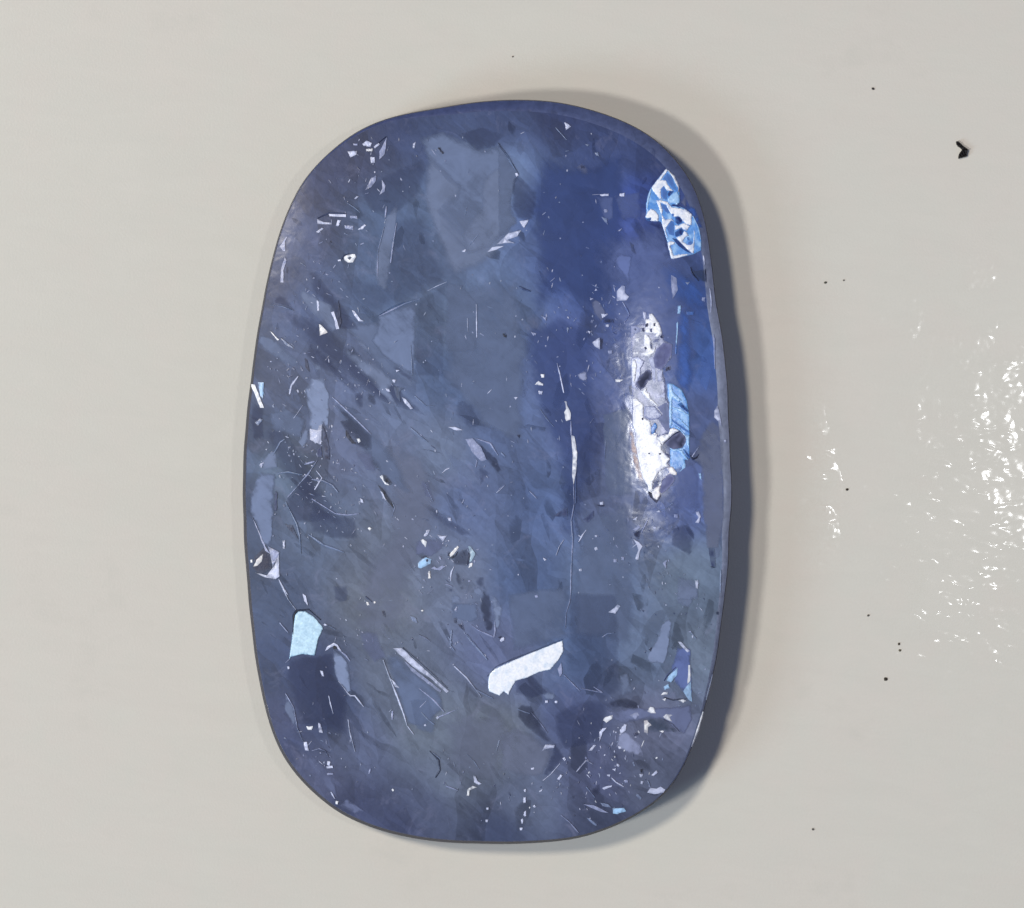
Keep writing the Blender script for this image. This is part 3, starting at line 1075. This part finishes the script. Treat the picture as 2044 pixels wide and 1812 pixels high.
f 6 W 0 1205,770 1235,762 1262,775 1240,788
z 6 K 14 1110,750 1170,770 1260,760
v 6 p .75,4 720,830 930,820 1010,830 1290,800 1300,900 1250,1000 1220,985 1100,900 960,900 850,930 740,900
f 6 W 0 703,905 715,885 768,870 765,895 725,922
f 6 M 0 880,870 935,850 945,870 920,900
f 6 W 0 1000,845 1020,815 1045,820 1057,858 1025,858
f 6 W 0 1105,880 1130,862 1168,870 1150,885 1168,915 1120,895
f 6 w 0 978,908 1000,905 1028,938 1005,950 1003,992 980,985
f 6 W 0 1080,975 1115,975 1105,988
f 6 L 0 678,985 700,960 728,955 700,985 680,1050
f 6 L 0 815,970 845,930 862,935 855,975 820,1000
v 6 M .65,4 810,1000 860,975 960,1060 970,1150 880,1130 790,1080
x 6 k 2 905,992 940,990 935,1005 910,1012
z 6 K 15 1110,900 1170,930 1215,980
x 6 G 1 985,890 1090,870 1140,920 1200,980 1010,985
f 6 L 0 800,1075 828,1085 828,1098 810,1098
f 6 L 0 795,1190 815,1205 812,1220 795,1212
f 6 L 0 765,1232 790,1228 785,1248
f 6 L 0 725,1270 752,1268 745,1285
n 6 L 20 760,1290 790,1320 845,1352
f 6 L 0 697,1360 720,1350 765,1340 760,1352 710,1370
f 6 M 0 845,1305 870,1305 870,1325 848,1325
f 6 L 0 958,1310 975,1312 970,1335 955,1330
f 6 L 0 948,1265 970,1268 965,1288 950,1285
x 6 K 2 950,1235 970,1230 968,1258 955,1255
f 6 L 0 1028,1275 1060,1240 1070,1255 1045,1280
f 6 L 0 1000,1390 1020,1358 1060,1365 1090,1350 1120,1370 1110,1390 1050,1400
n 6 S 20 1005,1310 1020,1350
f 6 C 0 768,1495 845,1492 858,1515 800,1535 770,1530
f 6 M 0 570,1468 640,1475 740,1525 690,1520 620,1490
f 6 S 0 680,1455 740,1470 760,1490 700,1480
n 6 M 18 420,1540 480,1590 540,1660
n 6 S 24 600,1560 660,1610
n 6 S 30 930,1400 960,1430
f 6 L 0 295,1110 318,1068 380,1070 375,1090 330,1095
n 6 L 15 300,1310 350,1270 415,1195
f 6 L 0 395,1300 420,1268 432,1275 410,1305
n 6 L 15 525,1250 560,1210 590,1175 635,1200
f 6 L 0 608,1108 640,1070 658,1072 630,1108
v 6 k .75,3 130,790 220,810 330,1000 380,1060 320,1050 200,960 130,880
v 6 D .5,8 560,770 700,770 930,800 900,820 730,840 690,1000 640,1060 450,1100 390,1000 380,850
v 6 k .6,3 720,770 860,755 935,790 930,825 760,815
n 6 M 11 220,850 280,920 330,990
n 6 S 14 130,830 180,850 215,860
n 6 M 12 640,680 700,720 550,690
v 6 D .7,3 360,1120 380,1060 450,1160 330,1280 300,1270
v 6 k .5,4 740,1080 800,1130 820,1200 770,1150
v 6 k .5,4 620,1350 680,1330 690,1380 640,1420
v 6 k .5,4 440,1440 520,1400 640,1440 560,1430
n 6 S 14 590,1350 650,1425
f 6 L 0 430,1160 445,1152 455,1170 445,1178
f 6 L 0 315,772 333,770 334,788 317,790
f 6 L 0 380,775 396,774 396,790 382,790
f 6 L 0 218,1225 240,1220 240,1235 222,1236
f 6 L 0 172,1370 185,1366 186,1385 174,1385
f 6 L 0 170,1425 186,1420 184,1460 172,1455
f 6 L 0 168,1540 180,1520 190,1525 180,1552
f 6 L 0 154,1570 168,1568 166,1598 155,1598
f 6 L 0 144,1625 162,1624 160,1643 146,1643
f 6 L 0 232,1480 245,1472 255,1485 240,1495
f 6 L 0 272,1380 298,1365 292,1380 280,1388
n 6 M 13 490,0 482,100 455,190 450,290
v 6 g .5,12 0,1000 100,940 200,960 320,1060 380,1110 300,1280 180,1300 0,1250
v 6 S .5,4 1200,0 1330,0 1340,60 1280,150 1200,120
v 6 S .6,3 240,650 330,720 370,700 390,770 320,760
v 6 D .6,4 100,600 220,590 330,720 220,760 120,720
n 6 M 14 440,600 500,660 550,710
n 6 W 14 1378,850 1345,960 1303,1088
n 6 M 12 1440,600 1420,680 1395,770
n 6 S 14 1290,310 1330,360
x 6 k 2 1460,180 1475,175 1478,195 1464,195
f 6 M 0 1275,310 1295,305 1298,322
f 6 M 0 245,70 265,60 268,82 252,85
n 4 L 14 395,260 415,340 440,460
f 4 W 0 445,515 460,520 462,545 488,600 485,640 455,650 442,590 455,570
f 4 W 0 490,745 510,750 530,860 525,980 505,1080 495,1000 500,880
n 4 M 18 488,650 490,745
n 4 M 15 505,1080 510,1200 490,1320 500,1440 490,1640 485,1812
z 4 D 16 525,960 522,1100 520,1200
v 4 D .35,4 530,860 600,700 700,760 690,1150 540,1200 520,1100
v 4 s .4,6 700,600 880,560 900,1150 720,1160
f 4 W 0 285,335 310,335 308,358 288,358
f 4 W 0 245,405 270,378 302,400 300,412
f 4 L 0 270,445 298,448 295,472 272,468
f 4 L 0 105,490 130,488 118,505
v 4 M .75,3 530,340 595,295 595,390 545,365
f 4 W 0 785,370 838,372 815,388 790,385
f 4 M 0 810,345 830,340 825,362
f 4 L 0 632,120 680,90 682,165 655,155
x 4 k 2 680,90 700,100 695,165 682,165
f 4 M 0 735,175 765,175 765,200 740,195
f 4 M 0 780,130 812,150 790,160
f 4 M 0 230,55 255,60 250,75
f 4 S 0 460,20 475,25 465,60
n 4 S 12 280,570 330,640 375,690
n 4 M 12 615,665 645,625
n 4 L 15 388,1550 410,1490 440,1445
n 4 L 15 540,1460 565,1415 592,1378
n 4 M 10 210,1120 240,1150 258,1170
n 4 M 10 0,1110 45,1080
f 4 L 0 902,1310 935,1290 925,1315
f 4 L 0 905,1440 940,1460 968,1490 950,1520 940,1580 920,1575 940,1515 925,1470
f 4 M 0 900,1380 945,1345 955,1365 920,1385
x 4 k 2 905,1395 960,1380 940,1440 915,1420
f 4 L 0 1060,1258 1080,1248 1090,1262
f 4 L 0 1325,1260 1345,1255 1360,1290 1345,1335 1320,1330 1342,1300
f 4 C 0 1345,1000 1360,1000 1365,1045 1348,1030
v 4 g .5,6 1425,640 1490,680 1510,800 1515,1300 1480,1500 1400,1500 1370,1250 1360,950 1300,900 1345,780
v 4 V .5,10 1160,960 1300,920 1360,1000 1365,1250 1300,1260 1160,1240
f 4 L 0 1450,580 1470,545 1485,600 1500,685 1475,650 1450,625
n 4 L 15 1300,890 1320,860 1345,825
z 4 K 16 1285,880 1305,905 1330,895 1345,870
v 4 b .85,20 1190,-150 1300,-120 1330,330 1290,480 1190,420 1175,200
n 4 C 14 1198,-10 1200,60 1190,130
x 4 D 2 440,1235 460,1232 465,1290 365,1290
x 4 D 2 570,1310 640,1250 640,1290 600,1330
x 4 k 2 655,1212 710,1212 710,1222 690,1224
f 4 L 0 680,1192 705,1190 705,1210 685,1210
f 4 L 0 300,1565 325,1580 312,1588
f 4 L 0 645,1500 662,1492 668,1510 652,1518
f 4 L 0 648,1415 664,1414 662,1428 650,1428
f 4 L 0 542,1642 560,1640 560,1656 544,1656
f 4 L 0 1040,1360 1060,1358 1060,1374 1044,1374
f 4 M 0 772,1575 795,1575 795,1597 775,1597
f 4 M 0 825,1560 846,1560 846,1582 828,1582
f 4 M 0 1178,1275 1205,1275 1205,1298 1182,1298
f 4 M 0 1105,1600 1130,1580 1125,1640
n 4 M 16 1010,1300 985,1350 960,1400
v 4 D .6,4 1170,1370 1260,1330 1310,1400 1300,1560 1160,1480
v 4 S .6,5 1195,1690 1340,1710 1340,1850 1195,1850
f 4 L 0 1320,1720 1342,1715 1340,1775 1325,1770
x 4 D 1 1410,1500 1450,1500 1460,1630 1430,1640
n 4 K 12 1425,1625 1455,1632
v 4 S .5,5 1440,1480 1490,1510 1480,1620 1460,1600
f 4 L 0 1515,775 1530,770 1530,795 1518,795
n 4 S 16 1170,1200 1120,1240 1060,1250
x 4 k 3 125,742 145,742 140,765
n 4 S 12 720,780 715,900
n 4 M 12 1452,90 1450,200 1455,300
n 4 S 14 1495,1650 1490,1800
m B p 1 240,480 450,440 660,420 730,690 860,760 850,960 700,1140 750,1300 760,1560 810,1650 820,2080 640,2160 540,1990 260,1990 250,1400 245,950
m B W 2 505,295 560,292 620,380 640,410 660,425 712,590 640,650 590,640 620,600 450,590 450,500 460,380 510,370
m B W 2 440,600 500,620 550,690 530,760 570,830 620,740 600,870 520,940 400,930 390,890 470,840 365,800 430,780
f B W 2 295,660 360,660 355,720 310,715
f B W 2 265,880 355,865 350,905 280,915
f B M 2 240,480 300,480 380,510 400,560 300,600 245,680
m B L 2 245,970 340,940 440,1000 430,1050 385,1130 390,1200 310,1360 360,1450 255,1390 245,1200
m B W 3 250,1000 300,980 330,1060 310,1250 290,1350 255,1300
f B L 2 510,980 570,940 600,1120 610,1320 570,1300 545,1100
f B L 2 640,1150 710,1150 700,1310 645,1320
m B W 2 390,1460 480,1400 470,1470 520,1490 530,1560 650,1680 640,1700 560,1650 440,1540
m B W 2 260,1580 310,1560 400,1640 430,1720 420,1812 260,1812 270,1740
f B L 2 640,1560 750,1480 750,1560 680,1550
f B L 2 420,260 465,280 450,400 425,350
x B q 2 570,970 620,830 730,730 860,760 850,900 760,1070 690,1140 600,1110
x B k 3 310,1350 360,1250 480,1135 545,1150 550,1290 490,1310 450,1400 380,1450
x B K 3 750,1170 770,1100 830,1080 830,1140
x B K 4 448,460 475,435 500,445 495,490 455,500
x B K 4 570,440 605,430 605,480 580,485
x B k 4 395,510 440,500 445,560 420,570
x B k 4 435,800 460,788 480,815 455,838
x B k 4 680,630 710,610 730,640 705,665 680,655
x B d 4 280,525 300,510 320,530 305,552
x B d 4 520,515 555,515 555,575 530,570
x B d 4 525,760 545,730 555,800 540,830
x B p 3 600,680 660,680 655,710 570,730
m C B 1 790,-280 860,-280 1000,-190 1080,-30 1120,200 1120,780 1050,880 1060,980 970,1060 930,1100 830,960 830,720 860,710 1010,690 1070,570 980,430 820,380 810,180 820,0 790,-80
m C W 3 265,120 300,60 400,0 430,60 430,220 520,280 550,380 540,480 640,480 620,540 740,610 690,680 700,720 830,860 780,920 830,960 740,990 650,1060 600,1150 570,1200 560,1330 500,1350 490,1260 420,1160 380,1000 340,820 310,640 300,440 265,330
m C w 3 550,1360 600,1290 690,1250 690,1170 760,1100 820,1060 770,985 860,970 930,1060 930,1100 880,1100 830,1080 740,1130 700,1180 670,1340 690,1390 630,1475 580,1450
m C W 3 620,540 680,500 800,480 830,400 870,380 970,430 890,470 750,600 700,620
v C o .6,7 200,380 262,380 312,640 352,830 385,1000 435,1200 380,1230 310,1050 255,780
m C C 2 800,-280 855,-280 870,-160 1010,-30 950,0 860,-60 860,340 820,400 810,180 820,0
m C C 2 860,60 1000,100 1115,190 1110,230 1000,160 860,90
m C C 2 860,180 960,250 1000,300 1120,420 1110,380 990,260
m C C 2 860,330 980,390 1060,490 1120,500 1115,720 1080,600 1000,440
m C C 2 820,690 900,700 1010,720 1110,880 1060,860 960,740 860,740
f C C 2 970,1050 1010,1000 1000,950 1055,920 1060,980
x C N 3 940,30 1000,0 1100,120 1100,160 1000,90
x C n 2 860,250 960,330 1120,440 1120,470 980,380 860,290
x C k 3 745,612 830,520 980,440 1060,520 1070,580 1010,690 870,710 800,660
z C K 34 745,610 850,510 985,438
x C k 4 720,740 830,810 820,830 760,800
x C K 4 398,235 425,232 428,265 405,272
x C K 4 495,768 520,762 530,775 500,785
x C K 4 658,765 690,768 692,792 665,795
x C K 4 675,590 700,640 690,655
x C K 2 495,1350 550,1360 560,1440 620,1480 690,1400 680,1440 620,1520 550,1460 510,1410
x C q 3 840,1075 900,1150 880,1200 780,1320 700,1380 670,1350 710,1180 770,1110
x C G 3 580,1200 640,1190 650,1250 590,1290
m C M 2 430,220 440,60 600,60 710,190 640,260 520,270
x C p 2 640,80 780,0 820,200 820,460 770,440 700,340 640,240 720,180
m C B 4 540,380 600,300 640,360 590,470 545,480
x C N 2 1020,700 1060,720 1140,820 1110,860
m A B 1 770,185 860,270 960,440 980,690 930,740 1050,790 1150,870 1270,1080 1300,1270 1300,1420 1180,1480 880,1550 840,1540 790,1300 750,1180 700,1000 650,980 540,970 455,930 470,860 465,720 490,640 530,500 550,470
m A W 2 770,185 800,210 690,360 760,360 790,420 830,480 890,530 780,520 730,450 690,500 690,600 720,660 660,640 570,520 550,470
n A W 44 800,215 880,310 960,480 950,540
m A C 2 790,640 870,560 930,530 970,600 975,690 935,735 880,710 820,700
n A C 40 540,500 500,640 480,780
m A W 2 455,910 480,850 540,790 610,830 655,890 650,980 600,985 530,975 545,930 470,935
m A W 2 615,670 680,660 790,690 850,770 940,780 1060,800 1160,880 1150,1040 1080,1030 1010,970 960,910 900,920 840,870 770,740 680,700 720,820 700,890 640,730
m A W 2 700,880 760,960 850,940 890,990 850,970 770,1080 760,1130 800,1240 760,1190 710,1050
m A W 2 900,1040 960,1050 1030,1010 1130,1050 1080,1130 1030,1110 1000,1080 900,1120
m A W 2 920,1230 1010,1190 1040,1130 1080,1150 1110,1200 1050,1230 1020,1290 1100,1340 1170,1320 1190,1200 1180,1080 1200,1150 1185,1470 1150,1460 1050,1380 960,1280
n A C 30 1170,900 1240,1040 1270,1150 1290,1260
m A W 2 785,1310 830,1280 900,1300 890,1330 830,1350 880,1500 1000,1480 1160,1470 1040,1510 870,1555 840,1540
x A N 3 905,915 960,910 1010,960 1010,1010 950,1040 905,1000
x A N 3 900,1150 1000,1080 1030,1130 1000,1190 920,1220 900,1200
x A N 3 840,745 870,725 940,740 990,780
x A N 3 455,945 545,930 530,975 490,980
x A n 3 1080,1230 1110,1220 1120,1270 1090,1270
x A n 3 1100,1300 1140,1280 1165,1310 1130,1345 1100,1335
x A n 3 700,500 730,450 780,540 770,660 720,640 690,580
x A N 3 790,560 820,520 890,530 830,590 800,610
x A N 3 860,1240 920,1250 1030,1350 1150,1470 1040,1420 950,1350
x A b 3 845,880 870,862 892,885 870,912
x A n 2 780,250 850,300 930,530 860,480 790,400 720,340
x A n 2 680,720 760,740 830,850 790,870 720,800
x A n 2 770,1070 850,970 885,1000 890,1200 810,1180
v A N .7,5 740,170 780,180 560,450 520,520 480,640 430,760 440,560 560,360
v A N .7,5 430,950 560,990 660,1000 720,1080 760,1200 620,1080 500,1020
v 0 b .55,40 1230,430 1300,520 1330,620 1420,660 1425,560 1400,440 1380,540 1300,500
v A b .8,8 1000,760 1080,720 1200,790 1250,900 1320,1080 1270,1080 1150,880
v A p .6,4 980,700 1040,570 1100,660 1060,780
v A N .6,5 740,1180 800,1260 800,1400 850,1600 790,1500 740,1300
"""

MIXTO = {'B': (168, 210, 246), 'p': (170, 174, 206), 'W': (168, 198, 226), 'I': (120, 160, 190)}    # second tone inside the large painted glints
NAMES = {'v': 'fracture_or_glow', 'f': 'pale_flake', 'm': 'painted_glint', 'x': 'dark_inclusion', 'n': 'needle_or_glint', 'z': 'dark_crack'}
for line in DATA.strip().splitlines():
    tok = line.split()
    kind, crop = tok[0], tok[1]
    crop = int(crop) if crop.isdigit() else crop
    rgb = TONE[tok[2]]
    par = [float(q) for q in tok[3].split(',')]
    pts = P(crop, ' '.join(tok[4:]))
    k = CROP[crop][2]
    nm = NAMES[kind]
    und_c = None
    if crop == 'A' and par[0] > 1 and kind in 'fmx':
        und_c = lin3((84, 136, 204))
    elif crop in ('B', 'C') and par[0] > 1 and kind in 'fmx':
        und_c = lin3((98, 150, 214)) if min(p[0] for p in pts) > 1328 else lin3((140, 146, 184))
    if kind == 'v':
        veil(nm, pts, rgb, par[0], par[1], par[2:4] if len(par) > 3 else None)
    elif kind == 'f':
        chip(nm, pts, rgb, M_FLAKE, layer=int(par[0]) or 2, under=und_c)
    elif kind == 'm':
        chip(nm, pts, rgb, M_GLINT, layer=int(par[0]) or 2, relief=0.001 if par[0] <= 1 else 0.004, wob=0.4, spacing=2.8, under=und_c or lin3(MIXTO.get(tok[2], rgb)), cloud=1.0 if par[0] <= 1 else 0.4)
    elif kind == 'x':
        chip(nm, pts, rgb, M_DARK, layer=int(par[0]) or 2, relief=0.002, under=und_c)
    elif kind == 'n':
        needle(nm, pts, max(par[0] * k, 2.2), rgb, M_FLAKE)
    elif kind == 'z':
        needle(nm, pts, max(par[0] * k, 2.0), rgb, M_DARK, layer=3)

# ------------------------------------------------------------------ faint overlapping films that read as one mass
gv, gf, gc, ga = [], [], [], []
for _ in range(430):
    th = random.uniform(-math.pi, math.pi)
    r = math.sqrt(random.random()) * (R_(th) - 30)
    x, y = CX + r * math.cos(th), CY - r * math.sin(th)
    left = x < 1020
    a = random.gauss(0.82, 0.35) if (left and y > 600) or random.random() < 0.3 else random.gauss(1.5, 0.3)
    L = 9 + 52 * random.random() ** 2.2
    w = L * (random.uniform(0.08, 0.24) if left and y > 600 else random.uniform(0.12, 0.45))
    m = random.randint(5, 8)
    poly = []
    for i in range(m):
        q = 2 * math.pi * (i + random.uniform(-0.3, 0.3)) / m
        u, v_ = L * math.cos(q) * random.uniform(0.6, 1.1), w * math.sin(q) * random.uniform(0.6, 1.1)
        poly.append((x + u * math.cos(a) - v_ * math.sin(a), y + u * math.sin(a) + v_ * math.cos(a)))
    poly = clip_in(rough_poly(poly, 6.0, 0.6), 8.0)
    try:
        v, t, bd = fill(poly, 8.0)
    except Exception:
        continue
    base = zone_col([(x, y)])[0]
    k = random.choice((0.66, 0.78, 0.86, 1.2, 1.35, 1.55))
    c = [min(0.9, q * k + (0.02 if k > 1 else 0)) for q in base[:3]]
    b = len(gv)
    off = 0.0045 + random.uniform(0, 0.0012)
    gx, gy = random.uniform(-1, 1), random.uniform(-1, 1)
    pr = [p[0] * gx + p[1] * gy for p in v]
    g0, g1 = min(pr), max(pr)
    for p, q in zip(v, pr):
        gv.append(on_dome(p[0], p[1], off))
        u = 1 - 0.8 * (q - g0) / max(1e-6, g1 - g0)
        gc.append((*c, u * min(1.0, edge_dist(p, poly) / 3.0 + 0.45)))
        ga.append(0.55)
    gf += [tuple(i + b for i in f) for f in t]
fs = mesh_obj('faint_films', gv, gf, M_VEIL, gem, True, gc)
set_amp(fs.data, ga)
fs['kind'] = 'stuff'

# ------------------------------------------------------------------ fine flecks too small to pick apart
CLUST = [(1210,620,60,60,70),(1150,720,80,120,60),(620,920,70,110,150),(700,760,80,80,100),(700,1000,90,110,100),(580,720,50,80,50),(880,1090,60,60,60),(930,1220,60,80,50),
         (1250,1480,90,90,120),(1180,1560,120,70,80),(1000,1560,160,70,50),(640,1500,70,80,60),(1330,1150,70,140,80),(1250,1080,90,60,50),
         (730,380,90,110,60),(640,560,60,90,50),(1000,700,260,200,90),(960,1000,200,160,80),(760,1250,120,100,60),(1290,720,40,100,40),
         (850,300,150,60,30),(1100,480,140,140,50),(1390,1280,40,140,40),(560,850,40,140,50)]
fv, ff, fc = [], [], []
for cx, cy, sx, sy, n in CLUST:
    for _ in range(int(n * 0.6)):
        x, y = random.gauss(cx, sx * 0.6), random.gauss(cy, sy * 0.6)
        th = math.atan2(-(y - CY), x - CX)
        if math.hypot(x - CX, y - CY) > R_(th) - 14:
            continue
        L = abs(random.gauss(0, 2.6)) + 1.2
        w = random.uniform(0.8, 1.9) if L < 4 else random.uniform(0.7, 1.3)
        a = random.gauss(0.85 if cx < 1000 else 1.4, 0.55) * random.choice((1, 1, 1, -1))
        tone = random.choice(('M', 'M', 'M', 'S', 'S', 'S', 'L', 'p', 'p', 'D', 'd') if cy < 1400 or cx < 1100 else ('L', 'L', 'W', 'M', 'M', 'S', 'D', 'k'))
        c = lin3(TONE[tone])
        ux, uy = math.cos(a), math.sin(a)
        b = len(fv)
        ring = [(math.cos(2 * math.pi * i / 6) * L * random.uniform(0.75, 1.15), math.sin(2 * math.pi * i / 6) * w * random.uniform(0.75, 1.2)) for i in range(6)]
        zc = zone_col([(x, y)])[0][:3]
        e = random.uniform(0.4, 0.8)
        cm = random.uniform(0.0, 0.5)
        c = tuple(c[i] * (1 - cm) + zc[i] * cm for i in range(3))
        for (q, r) in ring:
            fv.append(on_dome(x + q * ux - r * uy, y + q * uy + r * ux, 0.0075))
            fc.append((*(c[i] * (1 - e) + zc[i] * e for i in range(3)), 1))
        fv.append(on_dome(x, y, 0.010))
        fc.append((*c, 1))
        for i in range(6):
            ff.append((b + (i + 1) % 6, b + i, b + 6))
fl = mesh_obj('fine_flecks', fv, ff, M_FLAKE, gem, False, fc)
fl['kind'] = 'stuff'

# ------------------------------------------------------------------ debris on the surface
def debris(name, pts, rgb, height, label, category, group=None, dome=True):
    """a small solid crumb standing on the table; pts in photo px"""
    cx = sum(p[0] for p in pts) / len(pts)
    cy = sum(p[1] for p in pts) / len(pts)
    wx, wy = to_world(cx, cy)
    poly = rough_poly(pts, 2.0, 0.25)
    v, t, bd = fill(poly, 2.6)
    nb = {i for e in bd for i in e}
    verts, faces = [], []
    for i, (x, y) in enumerate(v):
        X, Y = to_world(x, y)
        verts.append((X - wx, Y - wy, height * (0.55 if i in nb else random.uniform(0.8, 1.15))))
    faces = list(t)
    idx = {}
    for i in sorted(nb):
        idx[i] = len(verts)
        X, Y = to_world(*v[i])
        verts.append((X - wx, Y - wy, 0.0))
    for a, b in bd:
        faces.append((b, a, idx[a], idx[b]))
    o = mesh_obj(name, verts, faces, debris_mat(rgb))
    o.location = (wx, wy, 0.001)
    o['label'] = label
    o['category'] = category
    if group:
        o['group'] = group
    return o

_dm = {}
def debris_mat(rgb):
    if rgb not in _dm:
        _dm[rgb] = mat_girdle('debris_%d' % len(_dm), rgb, 0.6)
    return _dm[rgb]

def D(s, ox, oy, k):
    return [(ox + float(a.split(',')[0]) * k, oy + float(a.split(',')[1]) * k) for a in s.split()]

# crop of the chip: src (3100,400), 200 px -> 1812
kk = 200 / 1812 / 1.66928
chip_pts = D('770,650 800,636 850,650 920,720 1000,790 1120,870 1133,910 1112,945 1100,1085 1080,1105 850,1165 835,1150 '
             '850,1060 890,980 945,910 940,875 900,845 830,800 785,740', 3100 / 1.66928, 400 / 1.66928, kk)
debris('debris_chip', chip_pts, (12, 5, 4), 0.10, 'black bent chip lying alone right of the stone near upper right corner', 'debris')
SPECKS = [(1742.5, 177, 3.2, (58, 52, 48), 'tiny dark speck above and left of the black bent chip'),
          (1647.5, 563.5, 3.4, (84, 82, 70), 'tiny olive-grey speck level with the upper painted glint of the stone, right of it'),
          (1690.5, 977, 3.2, (58, 50, 40), 'tiny brown speck between the stone and the sparkling patch of glaze'),
          (1733, 1228, 3.0, (70, 64, 55), 'faint tiny speck highest of the specks at lower right'),
          (1794, 1285, 3.2, (74, 66, 52), 'tiny hollow-looking speck just above another at lower right'),
          (1796, 1298, 3.4, (88, 80, 62), 'tiny speck just below another at lower right'),
          (1768, 1355, 5.0, (56, 50, 40), 'largest dark square speck at lower right below the sparkling patch'),
          (1622.5, 1655, 3.0, (80, 76, 70), 'tiny grey speck alone near the bottom edge, right of the stone'),
          (1684, 559, 2.4, (120, 116, 108), 'faint grey fibre speck beside the olive-grey speck'),
          (1023.5, 113, 2.2, (120, 112, 104), 'faint tiny speck above the top edge of the stone')]
for x, y, r, c, lab in SPECKS:
    debris('dust_speck', blob(x, y, r * 0.8, 7, 1.1, random.uniform(0, 3)), c, 0.03, lab, 'speck', 'dark specks on the glazed surface')
